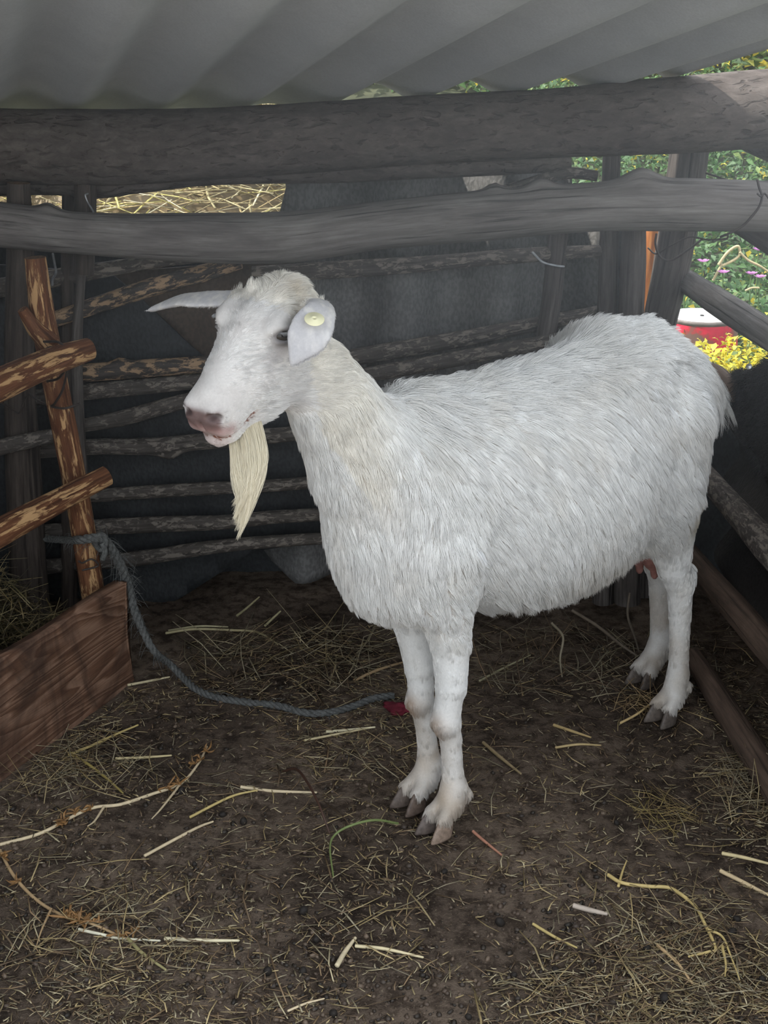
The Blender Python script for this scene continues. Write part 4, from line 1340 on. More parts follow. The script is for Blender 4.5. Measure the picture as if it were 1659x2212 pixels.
wire([(88, 760, 2.42), (112, 750, 2.39), (132, 764, 2.375), (144, 794, 2.385), (136, 840, 2.41), (118, 872, 2.43), (112, 878, 2.445), (140, 882, 2.43), (172, 872, 2.445)], 0.0022, 'second dark wire looping from the rail down round the peeled post')
wire([(0, 868, 2.6), (26, 884, 2.58), (42, 892, 2.56), (52, 866, 2.55), (64, 852, 2.53), (74, 860, 2.5), (110, 880, 2.455)], 0.0018, 'thin wire running from the corner post to the peeled post')
wire([(170, 1212, 2.435), (178, 1216, 2.43), (198, 1208, 2.43), (212, 1222, 2.435), (178, 1232, 2.43)], 0.002, 'short rusty wire wrapped low on the peeled post')

def nail(name, p, d, r, label):
    d = np.array(d, dtype=float); d /= np.linalg.norm(d)
    mb = MB()
    tube(mb, resample(np.array([p - d * 0.02, p]), 3), r * 0.5, 10)
    tube(mb, resample(np.array([p, p + d * 0.0015]), 3), np.array([r, r, r * 0.8]), 14)
    o = mb.build(name, M['nail'], origin=p)
    tag(o, label, 'nail')
nail('nail', at(1618, 792, 2.40), (-0.45, -0.85, 0.3), 0.0055, 'bright nail head glinting in the black fleece')
nail('nail', at(258, 1272, 2.46), (0.5, -0.8, 0.2), 0.004, 'small nail at the upper corner of the brown plank')

# stone and stub lying on the grey log
def blob(name, c, r, mat, label, cat, seed=0, squash=(1, 1, 1), group=None, amp=0.25):
    mb = MB(); nu, nv = 26, 16
    V = []
    for j in range(nv + 1):
        for i in range(nu):
            a, b_ = 2 * math.pi * i / nu, math.pi * j / nv
            V.append((math.sin(b_) * math.cos(a), math.sin(b_) * math.sin(a), math.cos(b_)))
    V = np.array(V)
    V = V * (1 + amp * fbm(V * 1.6 + seed * 7.7, seed, 3))[:, None] * r * np.array(squash)
    F = [(j * nu + i, j * nu + (i + 1) % nu, (j + 1) * nu + (i + 1) % nu, (j + 1) * nu + i) for j in range(nv) for i in range(nu)]
    mb.add(V, [f[::-1] for f in F])
    o = mb.build(name, mat)
    o.location = c
    tag(o, label, cat, group)
    return o
blob('stone', at(1082, 412, 2.68), 0.018, M['stone'], 'pale grey stone chip resting on top of the grey log', 'stone', 3, (1.1, 0.8, 0.55))

def rope():
    px = [(100, 1164, 2.60), (140, 1166, 2.52), (170, 1166, 2.435), (200, 1163, 2.425), (222, 1166, 2.44), (240, 1186, 2.45), (258, 1218, 2.46), (276, 1262, 2.47), (288, 1310, 2.46), (306, 1356, 2.44), (334, 1408, 2.42)]
    P = [at(*p) for p in px]
    for u, v in ((372, 1455), (420, 1488), (470, 1508), (540, 1522), (600, 1528), (660, 1542), (710, 1541), (760, 1528), (806, 1511), (850, 1502)):
        q = gr(u, v); q[2] = floor_z(q[0], q[1])[0] + 0.008
        P.append(q)
    P[11][2] += 0.02
    path = catmull(np.array(P), 12)
    path = resample(path, 420)
    d, N, B = frames(path)
    mb = MB()
    col = np.array([0.15, 0.152, 0.145])
    seg = np.r_[0, np.cumsum(np.linalg.norm(np.diff(path, axis=0), axis=1))]
    fat = 1 + 0.45 * np.exp(-((seg - seg[120]) / 0.13) ** 2)
    for k in range(3):
        a = seg * 150 + k * 2.094
        st = path + (N * np.cos(a)[:, None] + B * np.sin(a)[:, None]) * (0.0034 * fat)[:, None]
        tube(mb, st, 0.0040 * fat, 7, k, 0.15, 200, col=col)
    o = mb.build('rope', M['rope'], origin=path[0])
    tag(o, 'frayed grey twine tether tied to the peeled post and trailing over the floor', 'rope')
    mb = MB()
    for i in range(420):
        t = int(rng.integers(20, 415)) if i < 180 else int(np.clip(rng.normal(130, 35), 20, 400))
        a = rng.random() * 6.28
        r = N[t] * math.cos(a) + B[t] * math.sin(a)
        L = 0.006 + 0.022 * rng.random() * fat[t] ** 1.5
        c = d[t] * rng.normal() * 0.7
        p0 = path[t] + r * 0.004
        pts = np.array([p0, p0 + (r * 0.7 + c) * L * 0.5, p0 + (r * 0.8 + c * 1.2 + np.array([0, 0, -0.5])) * L])
        tube(mb, catmull(pts, 3), np.linspace(0.00055, 0.0002, 7), 4, col=col * (0.8 + 0.5 * rng.random()), caps=False)
    f = mb.build('frayed_fibres', M['rope'], o)
    f['kind'] = 'stuff'
    k_ = at(216, 1172, 2.432)
    mb = MB()
    th = np.linspace(0, 2 * math.pi, 40)
    ring = np.stack([0.010 * np.cos(th), 0.006 * np.sin(th * 2), 0.014 * np.sin(th)], -1) + k_
    tube(mb, ring, 0.0058, 9, 5, 0.15, 150, col=col)
    tube(mb, catmull(np.array([k_ + [0.005, -.005, 0], k_ + [0.010, -.010, -0.014], k_ + [0.004, -0.008, -0.030]]), 6), 0.0055, 9, 6, 0.2, 150, col=col)
    mb.build('knot', M['rope'], o)
rope()
q = gr(866, 1533); q[2] = floor_z(q[0], q[1])[0] + 0.012
blob('rag', q, 0.017, M['rag'], 'crumpled dark red rag behind the far front leg', 'rag', 9, (1.4, 0.9, 0.5), amp=1.2)

# ------------------------------------------------------------------ straw
STRAW = [(0.56, 0.43, 0.22), (0.48, 0.36, 0.17), (0.62, 0.52, 0.32), (0.42, 0.35, 0.21), (0.30, 0.20, 0.11), (0.48, 0.41, 0.27), (0.20, 0.135, 0.08)]
def pieces(name, pos, ang, pitch, L, W, bend, tint, mat, kind='stuff', flat=0.4):
    "many short stalks as one heap of loose stuff"
    n = len(pos)
    d = np.stack([np.cos(ang) * np.cos(pitch), np.sin(ang) * np.cos(pitch), np.sin(pitch)], -1)
    s = np.stack([-np.sin(ang), np.cos(ang), ang * 0], -1)
    u = np.cross(d, s)
    V = np.empty((n, 3, 4, 3))
    for r, t in enumerate((-0.5, 0.0, 0.5)):
        c = pos + d * (L * t)[:, None] + s * (bend * (4 * t * t - 0.5))[:, None]
        w = W * (1.0 if r == 1 else 0.75)
        V[:, r, 0] = c + s * w[:, None]; V[:, r, 2] = c - s * w[:, None]
        V[:, r, 1] = c + u * (w * flat)[:, None]; V[:, r, 3] = c - u * (w * flat)[:, None]
    base = (np.arange(n) * 12)[:, None, None]
    q = []
    for r in (0, 1):
        for k in range(4):
            k2 = (k + 1) % 4
            q.append([r * 4 + k, r * 4 + k2, r * 4 + 4 + k2, r * 4 + 4 + k])
    q += [[3, 2, 1, 0], [8, 9, 10, 11]]
    F = (np.array(q)[None] + base).reshape(-1, 4)
    mb = MB(); VV = V.reshape(-1, 3)
    mb.v = [VV]; mb.ax = [VV]; mb.col = [np.repeat(tint, 12, 0)]; mb.f = F.tolist(); mb.m = [0] * len(F); mb.n = len(VV)
    o = mb.build(name, mat)
    if kind: o['kind'] = kind
    return o

def scatter_litter():
    N = 18500
    u = rng.uniform(-40, 1700, N * 4); v = 1350 + (2600 - 1350) * rng.random(N * 4) ** 0.9
    P = np.stack([(u - 829.5) / FPX, (v - 1106) / FPX], -1)
    dy = math.cos(PITCH) - P[:, 1] * math.sin(PITCH); dz = -math.sin(PITCH) - P[:, 1] * math.cos(PITCH)
    t = -EYE[2] / dz
    x, y = P[:, 0] * t, dy * t
    keep = (x < 0.74) & (y < 2.95) & (rng.random(N * 4) < (0.30 + 0.9 * smooth01(fbm(np.stack([x * 2.6, y * 2.6, x * 0], -1), 77, 3), -0.15, 0.35)))
    # bare trodden patches
    for cx, cy, r in ((*gr(420, 1590)[:2], 0.16), (*gr(1060, 1990)[:2], 0.10), (*gr(330, 1800)[:2], 0.09), (*gr(900, 2180)[:2], 0.08)):
        keep &= ~((((x - cx) ** 2 + (y - cy) ** 2) < r * r) & (rng.random(N * 4) < 0.75))
    rel = (np.stack([x, y], -1) - PL0[:2]) @ PLn[:2]
    keep &= rel > 0.01
    idx = np.where(keep)[0][:N]
    x, y = x[idx], y[idx]; n = len(x)
    big = rng.random(n)
    L = np.where(big > 0.975, rng.uniform(0.05, 0.12, n), np.where(big > 0.78, rng.uniform(0.018, 0.05, n), rng.uniform(0.004, 0.017, n)))
    W = np.where(big > 0.975, rng.uniform(0.0007, 0.0018, n), np.where(big > 0.78, rng.uniform(0.0004, 0.0012, n), rng.uniform(0.0005, 0.0014, n)))
    ang = rng.uniform(0, 2 * np.pi, n)
    pit = rng.normal(0, 0.10, n) * np.where(L > 0.05, 0.6, 1.5)
    z = floor_z(x, y) + W * 0.6 + np.abs(np.sin(pit)) * L * 0.5 + rng.random(n) * 0.004
    ci = rng.choice(7, n, p=[0.16, 0.12, 0.12, 0.08, 0.22, 0.08, 0.22])
    tint = np.array(STRAW)[ci] * rng.uniform(0.35, 1.15, (n, 1))
    o = pieces('straw_litter', np.stack([x, y, z], -1), ang, pit, L, W, rng.normal(0, 0.06, n) * L, tint, M['straw'])
    tag(o, 'chaff and broken straw strewn over the dark dirt floor', 'straw', kind='stuff')
scatter_litter()

def crumbs():
    N = 11500
    u = rng.uniform(-40, 1700, N); v = rng.uniform(1380, 2600, N)
    Q = np.stack([(u - 829.5) / FPX, (v - 1106) / FPX], -1)
    t = -EYE[2] / (-math.sin(PITCH) - Q[:, 1] * math.cos(PITCH))
    x, y = Q[:, 0] * t, (math.cos(PITCH) - Q[:, 1] * math.sin(PITCH)) * t
    k = (x < 0.72) & (((np.stack([x, y], -1) - PL0[:2]) @ PLn[:2]) > 0.01) & (rng.random(N) < 0.25 + smooth01(fbm(np.stack([x * 4, y * 4, x * 0], -1), 55, 2), -0.1, 0.3))
    x, y = x[k], y[k]; n = len(x)
    L = 0.002 + 0.0075 * rng.random(n) ** 2.5; W = L * rng.uniform(0.35, 0.6, n)
    tint = np.array([(0.10, 0.07, 0.05), (0.06, 0.045, 0.034), (0.16, 0.115, 0.08), (0.035, 0.027, 0.02)])[rng.integers(0, 4, n)] * rng.uniform(0.7, 1.2, (n, 1))
    o = pieces('dirt_crumbs', np.stack([x, y, floor_z(x, y) + W * 0.3], -1), rng.uniform(0, 6.28, n), rng.normal(0, 0.3, n), L, W, L * 0, tint, M['straw'], flat=0.9)
    tag(o, 'small crumbs of dark trodden earth over the floor', 'dirt', kind='stuff')
crumbs()

def heap_of(name, label, ctr, rx, ry, h, n, Lr, Wr, cols, shade=1.0, seed=0, tilt=0.35, side=None):
    a = rng.uniform(0, 2 * np.pi, n); r = np.sqrt(rng.random(n)) * 1.0
    x = ctr[0] + rx * r * np.cos(a); y = ctr[1] + ry * r * np.sin(a)
    if side is not None:
        rel = (np.stack([x, y], -1) - PL0[:2]) @ PLn[:2]
        k = rel > 0.035 if side > 0 else rel < -0.085
        x, y, r = x[k], y[k], r[k]; n = len(x)
    z = ctr[2] + h * (1 - r ** 2) * rng.random(n) ** 0.6
    L = rng.uniform(*Lr, n); W = rng.uniform(*Wr, n)
    ang = rng.uniform(0, 2 * np.pi, n); pit = rng.normal(0, tilt, n)
    z = np.maximum(z, ctr[2] + np.abs(np.sin(pit)) * L * 0.5 * 0.9 + 0.002)
    tint = np.array(cols)[rng.choice(len(cols), n)] * rng.uniform(0.35, 1.1, (n, 1)) * shade
    o = pieces(name, np.stack([x, y, z], -1), ang, pit, L, W, rng.normal(0, 0.12, n) * L, tint, M['straw'])
    tag(o, label, 'straw', kind='stuff')
    return o
def fl(u, v):
    q = gr(u, v); q[2] = floor_z(q[0], q[1])[0]; return q
heap_of('straw_heap', 'low heap of straw on the floor in front of the back wall', fl(620, 1420), 0.22, 0.14, 0.025, 210, (0.04, 0.16), (0.0006, 0.0016), STRAW, 0.75)
heap_of('straw_heap', 'thin scatter of twigs and straw under the goat\'s belly', fl(1190, 1420), 0.20, 0.16, 0.02, 180, (0.03, 0.14), (0.0006, 0.0013), STRAW[3:], 0.75)
heap_of('straw_heap', 'tuft of straw against the pole on the floor at the right', fl(1605, 1700), 0.07, 0.09, 0.03, 130, (0.04, 0.12), (0.0005, 0.0011), STRAW, 0.9)
heap_of('straw_heap', 'wisp of straw caught under the near hind hoof', fl(1395, 1525), 0.05, 0.04, 0.04, 60, (0.03, 0.10), (0.0005, 0.0012), [(0.56, 0.40, 0.2), (0.4, 0.26, 0.13)], 1.0, tilt=0.5)
heap_of('straw_heap', 'matted tuft of yellow hay on the floor at the right', fl(1430, 1760), 0.05, 0.06, 0.012, 60, (0.03, 0.10), (0.0005, 0.001), [(0.5, 0.38, 0.14), (0.4, 0.28, 0.12)], 0.9)
heap_of('straw_heap', 'strewn hay at the foot of the plank at the left', fl(150, 1660), 0.17, 0.09, 0.016, 170, (0.03, 0.12), (0.0005, 0.0012), STRAW, 0.85, side=1)
heap_of('straw_heap', 'broken stalks around the brown thorny stem at the lower left', fl(240, 2010), 0.14, 0.09, 0.018, 80, (0.02, 0.09), (0.0006, 0.0014), STRAW, 1.0)
heap_of('straw_heap', 'long straws strewn over the floor at the lower right', fl(1520, 2060), 0.16, 0.14, 0.016, 85, (0.04, 0.13), (0.0005, 0.0013), STRAW, 1.0)
# hay behind the plank
c = PL0 + PLd * 0.33 - PLn * 0.24
heap_of('hay', 'dull green hay heaped behind the brown plank', (c[0], c[1], 0.0), 0.32, 0.42, 0.36, 3600, (0.04, 0.16), (0.0006, 0.0018), [(0.22, 0.16, 0.07), (0.14, 0.115, 0.05), (0.32, 0.25, 0.12), (0.09, 0.07, 0.04)], 1.0, tilt=0.5, side=-1)

# single stalks one can point to
def stalk(px, w, label, col, name='straw_stalk', lift=0.004, tips=None, forks=(), cat='straw', world=None, leafy=0, z_extra=None):
    P = []
    for k, (u, v) in enumerate(px):
        q = gr(u, v); q[2] = floor_z(q[0], q[1])[0] + lift + (z_extra[k] if z_extra else 0)
        P.append(q)
    P = np.array(P)
    for it in range(2):
        if z_extra:
            for k, (u, v) in enumerate(px):
                q = gr(u, v, P[k][2]); P[k] = [q[0], q[1], floor_z(q[0], q[1])[0] + lift + z_extra[k]]
    mb = MB()
    col = tuple(min(0.85, 1.2 * c) for c in col)
    path = catmull(P, 10)
    rr = np.interp(np.linspace(0, 1, len(path)), [0, 0.5, 1], [w, w * 0.95, w * 0.6])
    tube(mb, path, rr, 8, int(P[0][0] * 1000) % 97, 0.1, 120, col=col)
    # joints on the stalk
    o = mb.build(name, M['straw'], origin=P[0])
    tag(o, label, cat)
    for f in forks:
        mbf = MB()
        Q = []
        for (u, v) in f:
            q = gr(u, v); q[2] = floor_z(q[0], q[1])[0] + lift + 0.002
            Q.append(q)
        pa = catmull(np.array(Q), 8)
        tube(mbf, pa, np.linspace(w * 0.75, w * 0.3, len(pa)), 7, 4, 0.1, 120, col=col)
        mbf.build('side_shoot', M['straw'], o)
    if leafy:
        mbl = MB()
        for k in range(leafy):
            t = int(rng.integers(2, len(path) - 2)); c0 = path[t] + np.array([rng.normal() * .004, rng.normal() * .004, 0.004])
            for b_ in range(6):
                dr = rng.normal(size=3) * 0.010; dr[2] = abs(dr[2]) * 0.6
                pts = np.array([c0, c0 + dr * 0.6 + rng.normal(size=3) * 0.002, c0 + dr + rng.normal(size=3) * 0.004])
                pts[:, 2] = np.maximum(pts[:, 2], floor_z(pts[:, 0], pts[:, 1]) + 0.001)
                tube(mbl, catmull(pts, 3), np.array([.0006, .0014, .0018, .0020, .0016, .0010, .0004]), 5, col=np.array((0.30, 0.16, 0.06)) * rng.uniform(0.7, 1.3))
        l_ = mbl.build('dry_leaves', M['straw'], o)
        l_['kind'] = 'stuff'
    return o
pale, yel, brn, grn, tan = (0.62, 0.50, 0.32), (0.52, 0.40, 0.16), (0.26, 0.16, 0.085), (0.16, 0.20, 0.07), (0.44, 0.30, 0.16)
stalk([(0, 1826), (90, 1796), (190, 1752), (260, 1735), (330, 1712), (390, 1688), (428, 1650), (447, 1612)], 0.0030, 'long pale stalk with dry brown leaves curving up at the left', pale, leafy=9, forks=[[(225, 1745), (205, 1776), (190, 1790)], [(390, 1690), (350, 1745), (328, 1768)]])
stalk([(0, 1838), (30, 1888), (80, 1935), (140, 1974), (200, 1996), (250, 2016), (285, 2026)], 0.0026, 'brown thorny stem running to the lower left edge', tan, leafy=10, forks=[[(110, 1958), (90, 2005), (78, 2042)]])
stalk([(612, 1666), (640, 1662), (665, 1692), (690, 1740), (712, 1800)], 0.0024, 'dark withered grass blade bent over in front of the goat', (0.06, 0.03, 0.02), z_extra=[0.0, .03, .04, .03, 0.004], cat='grass blade')
stalk([(860, 1778), (810, 1772), (760, 1782), (725, 1802), (713, 1830), (720, 1894)], 0.0022, 'arched green grass stem in front of the goat\'s hooves', grn, z_extra=[0, .015, .02, .012, 0.004, 0], cat='grass stem')
stalk([(1314, 1886), (1345, 1905), (1400, 1906), (1445, 1912), (1478, 1936), (1504, 1958), (1524, 1994), (1546, 2044), (1530, 2052), (1488, 2066)], 0.0030, 'long bent yellow stalk lying at the right', (0.58, 0.44, 0.18), forks=[[(1336, 1912), (1345, 1880), (1354, 1858)], [(1530, 2006), (1560, 2020), (1578, 2060), (1600, 2118)], [(1560, 2040), (1568, 2080), (1566, 2110)]])
stalk([(520, 1696), (590, 1700), (684, 1702)], 0.0030, 'thick pale straw beside the withered grass blade', pale)
stalk([(312, 1842), (380, 1806), (430, 1778), (460, 1766)], 0.0026, 'pale straw pointing at the long leafy stalk from below', pale)
stalk([(410, 1756), (470, 1728), (510, 1712), (556, 1704)], 0.0024, 'yellow straw left of the thick pale straw', yel)
stalk([(355, 2022), (440, 2023), (516, 2026)], 0.0030, 'thick cream straw right of the thorny stem end', (0.68, 0.60, 0.40))
stalk([(170, 2004), (220, 2018), (262, 2022), (345, 2026)], 0.0024, 'white straw lying across the thorny stem', (0.72, 0.66, 0.5))
stalk([(276, 2022), (310, 2056), (358, 2092)], 0.0026, 'olive straw slanting down from the thorny stem', (0.34, 0.30, 0.14))
stalk([(1044, 1602), (1080, 1636), (1125, 1674)], 0.0032, 'brown stalk behind and right of the near front hoof', (0.32, 0.24, 0.13))
stalk([(1196, 1566), (1236, 1580), (1276, 1594)], 0.0030, 'upper of two short yellow straws on the bare dirt mid right', (0.46, 0.33, 0.15))
stalk([(1200, 1613), (1250, 1612), (1298, 1609)], 0.0022, 'lower of two short yellow straws on the bare dirt mid right', (0.46, 0.34, 0.16))
stalk([(148, 1628), (200, 1606), (250, 1582), (298, 1563)], 0.0026, 'yellow straw leaning from the foot of the plank', yel)
stalk([(150, 1622), (190, 1652), (235, 1684), (265, 1710)], 0.0026, 'olive straw crossing the hay at the foot of the plank', (0.36, 0.28, 0.09))
stalk([(250, 1640), (310, 1634), (370, 1630)], 0.0026, 'short thick straw on the bare dirt left of the goat', (0.55, 0.45, 0.24))
stalk([(768, 2042), (830, 2052), (914, 2064)], 0.0026, 'pale straw in the middle of the foreground', (0.66, 0.56, 0.34))
stalk([(622, 2178), (660, 2166), (700, 2158)], 0.0018, 'thin straw near the bottom edge left of centre', pale)
stalk([(728, 2086), (745, 2056), (768, 2024)], 0.0036, 'broad flat straw flake in the foreground', (0.62, 0.52, 0.34))
stalk([(1238, 1955), (1275, 1962), (1312, 1970)], 0.0042, 'broad grey husk lying on the dirt at the right', (0.46, 0.38, 0.31))
stalk([(364, 1358), (430, 1356), (492, 1353)], 0.0026, 'upper of two parallel straws in front of the back wall', (0.42, 0.37, 0.22))
stalk([(358, 1364), (420, 1362), (500, 1358), (556, 1362), (600, 1390)], 0.0028, 'lower of two parallel straws in front of the back wall', (0.40, 0.34, 0.19))
stalk([(512, 1330), (535, 1312), (560, 1290)], 0.0026, 'straw standing up against the foot of the back wall', (0.34, 0.30, 0.17), z_extra=[0, .03, .06])
stalk([(572, 1352), (590, 1335), (606, 1320)], 0.0028, 'short straw leaning up right of the standing one', (0.36, 0.32, 0.18), z_extra=[0, .01, .02])
stalk([(765, 1462), (815, 1442), (872, 1420)], 0.0034, 'thick brown straw ending behind the far front leg', (0.38, 0.26, 0.14))
stalk([(276, 1478), (320, 1466), (366, 1456)], 0.0026, 'pale straw at the end of the plank', (0.56, 0.48, 0.3))
stalk([(658, 1598), (720, 1584), (800, 1568)], 0.0022, 'pale straw behind the hooves near the rope', (0.58, 0.48, 0.28))
stalk([(705, 1578), (760, 1570), (810, 1568)], 0.0030, 'short cream straw near the rope', (0.66, 0.58, 0.38))
stalk([(1036, 1460), (1090, 1434), (1146, 1408)], 0.0022, 'straw under the belly pointing away', (0.40, 0.36, 0.22))
stalk([(1192, 1346), (1216, 1376), (1210, 1420), (1214, 1462)], 0.0024, 'upright dry stem under the belly', (0.26, 0.22, 0.15), z_extra=[.10, .07, .03, 0])
stalk([(1236, 1318), (1290, 1352), (1340, 1392), (1378, 1418)], 0.0036, 'crooked bark twig behind the far hind leg', (0.16, 0.125, 0.09), name='twig', z_extra=[.05, .03, .015, 0], forks=[[(1310, 1366), (1312, 1386)]], cat='twig')
stalk([(1360, 1282), (1356, 1330), (1372, 1378), (1380, 1408)], 0.0026, 'thin dry stem beside the far hind leg', (0.16, 0.13, 0.10), name='twig', z_extra=[.14, .09, .03, 0], cat='twig')
stalk([(1340, 1562), (1380, 1540), (1420, 1508)], 0.0024, 'golden straw trodden under the near hind hoof', (0.58, 0.42, 0.2), z_extra=[0, .006, .012])
stalk([(1022, 1790), (1045, 1808), (1085, 1838)], 0.0026, 'reddish straw right of the near front hoof', (0.42, 0.20, 0.13))
stalk([(1152, 1988), (1200, 2016), (1246, 2042)], 0.0022, 'slanting yellow straw below the grey husk', yel)
stalk([(1560, 1842), (1610, 1852), (1670, 1862)], 0.0030, 'pale straw reaching the right edge, upper one', (0.64, 0.52, 0.28))
stalk([(1556, 1882), (1610, 1906), (1668, 1936)], 0.0032, 'pale straw reaching the right edge, lower one', (0.60, 0.46, 0.27))
stalk([(1420, 2040), (1460, 2076), (1496, 2118)], 0.0026, 'tan straw left of the bent yellow stalk\'s end', (0.50, 0.34, 0.18))

# droppings
drop_px = [(480, 1752), (526, 1768), (655, 1966), (683, 2032), (655, 2096), (578, 2098), (742, 2128), (720, 2188), (262, 2136), (390, 1700), (1598, 1758), (1432, 2012), (1398, 2044), (1582, 2012), (1592, 1984), (1110, 2102), (1012, 2196), (1436, 2150), (1332, 1775), (960, 1880), (1200, 2092), (420, 1860), (1648, 2110), (1080, 1990)]
first = None
for k, (u, v) in enumerate(drop_px):
    q = gr(u, v); q[2] = floor_z(q[0], q[1])[0] + 0.0035
    if first is None:
        first = blob('dropping', q, 0.0055, M['dropping'], 'small black round dropping lying on the dirt floor', 'dropping', 2, (1.15, 0.9, 0.9), 'droppings on the floor', 0.12)
    else:
        c_ = first.copy(); COL.objects.link(c_); c_.location = q; c_.rotation_euler = (rng.random() * 3, rng.random() * 3, rng.random() * 6)
        sc_ = 0.75 + 0.6 * rng.random(); c_.scale = (sc_, sc_, sc_)

# ------------------------------------------------------------------ outside
def leaves_field(name, label, n, sampler, size, cols, probs, cat='weeds', kind='stuff'):
    pos, up = sampler(n)
    n = len(pos)
    a = rng.uniform(0, 2 * np.pi, n); el = rng.normal(0.45, 0.5, n)
    d = np.stack([np.cos(a) * np.cos(el), np.sin(a) * np.cos(el), np.sin(el)], -1)
    s = np.cross(d, np.array([0, 0, 1.0])); s /= np.linalg.norm(s, axis=1)[:, None] + 1e-6
    roll = rng.normal(0, 0.5, n)[:, None]
    u = np.cross(s, d)
    s2 = s * np.cos(roll) + u * np.sin(roll)
    L = (size[0] + (size[1] - size[0]) * rng.random(n))[:, None]; W = L * rng.uniform(0.16, 0.30, n)[:, None]
    fold = u * np.cos(roll) - s * np.sin(roll)
    V = np.stack([pos, pos + d * L * 0.45 + s2 * W + fold * W * 0.35, pos + d * L * 0.5, pos + d * L * 0.45 - s2 * W + fold * W * 0.35, pos + d * L - np.array([0, 0, 0.25]) * L], 1)
    F = (np.array([[0, 1, 2], [1, 4, 2], [0, 2, 3], [2, 4, 3]])[None] + (np.arange(n) * 5)[:, None, None]).reshape(-1, 3)
    tint = np.array(cols)[rng.choice(len(cols), n, p=probs)] * rng.uniform(0.65, 1.25, (n, 1))
    mb = MB(); VV = V.reshape(-1, 3)
    mb.v = [VV]; mb.ax = [VV]; mb.col = [np.repeat(tint, 5, 0)]; mb.f = F.tolist(); mb.m = [0] * len(F); mb.n = len(VV)
    o = mb.build(name, M['leaf'])
    if label: tag(o, label, cat)
    if kind: o['kind'] = kind
    return o
G1, G2, G3, G4, YL = (0.075, 0.16, 0.055), (0.12, 0.23, 0.08), (0.17, 0.27, 0.14), (0.22, 0.30, 0.10), (0.72, 0.58, 0.07)
def near_field(n):
    x = rng.uniform(0.5, 3.4, n); y = rng.uniform(3.9, 8.2, n)
    p = np.stack([x, y, x * 0], -1)
    hgt = 0.10 + 0.16 * (0.5 + 0.5 * fbm(p * 2.2, 90, 3))
    z = terrain_z(x, y) + hgt * rng.random(n) ** 0.6
    k = ~(((x - 1.135) ** 2 + (y - 4.95) ** 2 < 0.20 ** 2))
    k &= ~((np.abs(x - 1.10) < 0.22) & (y > 3.8) & (y < 5.0) & (z > 0.07))
    return np.stack([x, y, z], -1)[k], None
leaves_field('undergrowth', 'dense green weeds growing outside the right side', 46000, near_field, (0.024, 0.060), [G1, G2, G3, G4, YL], [0.30, 0.34, 0.20, 0.12, 0.04])
def far_field(n):
    x = rng.uniform(-1.2, 5.2, n); y = rng.uniform(8.25, 12.5, n)
    z = terrain_z(x, y) + 0.30 * rng.random(n)
    return np.stack([x, y, z], -1), None
leaves_field('undergrowth', 'yellow-green flowering weeds on the bank beyond', 24000, far_field, (0.06, 0.14), [G1, G2, G4, YL, (0.45, 0.45, 0.12)], [0.16, 0.26, 0.20, 0.24, 0.14])

def plant(cx, cy, h, spread, nl, label, cols, probs, size, seed, cat='plant', group=None, name='yellow_leaved_plant'):
    r = np.random.default_rng(seed)
    base = np.array([cx, cy, float(terrain_z(np.array([cx]), np.array([cy]))[0])])
    root = empty(name, base)
    tag(root, label, cat, group)
    mb = MB()
    tips = []
    for k in range(7):
        a = r.uniform(0, 6.28); e = base + np.array([math.cos(a) * spread * r.uniform(0.3, 1), math.sin(a) * spread * r.uniform(0.3, 1), h * r.uniform(0.6, 1)])
        pts = np.array([base, (base + e) / 2 + np.array([0, 0, h * 0.2]), e])
        pa = catmull(pts, 6)
        tube(mb, pa, np.linspace(0.004, 0.0015, len(pa)), 6, col=(0.2, 0.25, 0.08))
        tips.append(pa)
    mb.build('stems', M['straw'], root)
    tp = np.vstack(tips)
    def smp(n):
        i = r.integers(2, len(tp), n)
        return tp[i] + r.normal(size=(n, 3)) * spread * 0.12, None
    o = leaves_field('leaves', None, nl, smp, size, cols, probs, kind=None)
    o.parent = root; o.matrix_parent_inverse = root.matrix_basis.inverted()
    o['kind'] = 'stuff'
YC = [(0.78, 0.66, 0.05), (0.62, 0.58, 0.08), (0.22, 0.30, 0.12), (0.85, 0.72, 0.10)]
YP = [0.42, 0.2, 0.13, 0.25]
for k, (u, v, Y, h, sp, n, lab) in enumerate([(1500, 790, 4.55, 0.17, 0.11, 420, 'bright yellow-leaved plant directly above the goat\'s tail'), (1560, 790, 4.4, 0.20, 0.14, 520, 'bright yellow-leaved plant right of the tail, under the grey pole'),
        (1610, 770, 4.5, 0.22, 0.13, 420, 'yellow-leaved plant touching the underside of the grey pole'), (1470, 735, 4.9, 0.20, 0.07, 160, 'small yellow-leaved plant left of the red bucket')]):
    q = at(u, v, Y)
    b_ = float(terrain_z(np.array([q[0]]), np.array([Y]))[0])
    plant(q[0], Y, max(0.12, q[2] - b_ + 0.05), sp, n, lab, YC, YP, (0.022, 0.045), 200 + k)

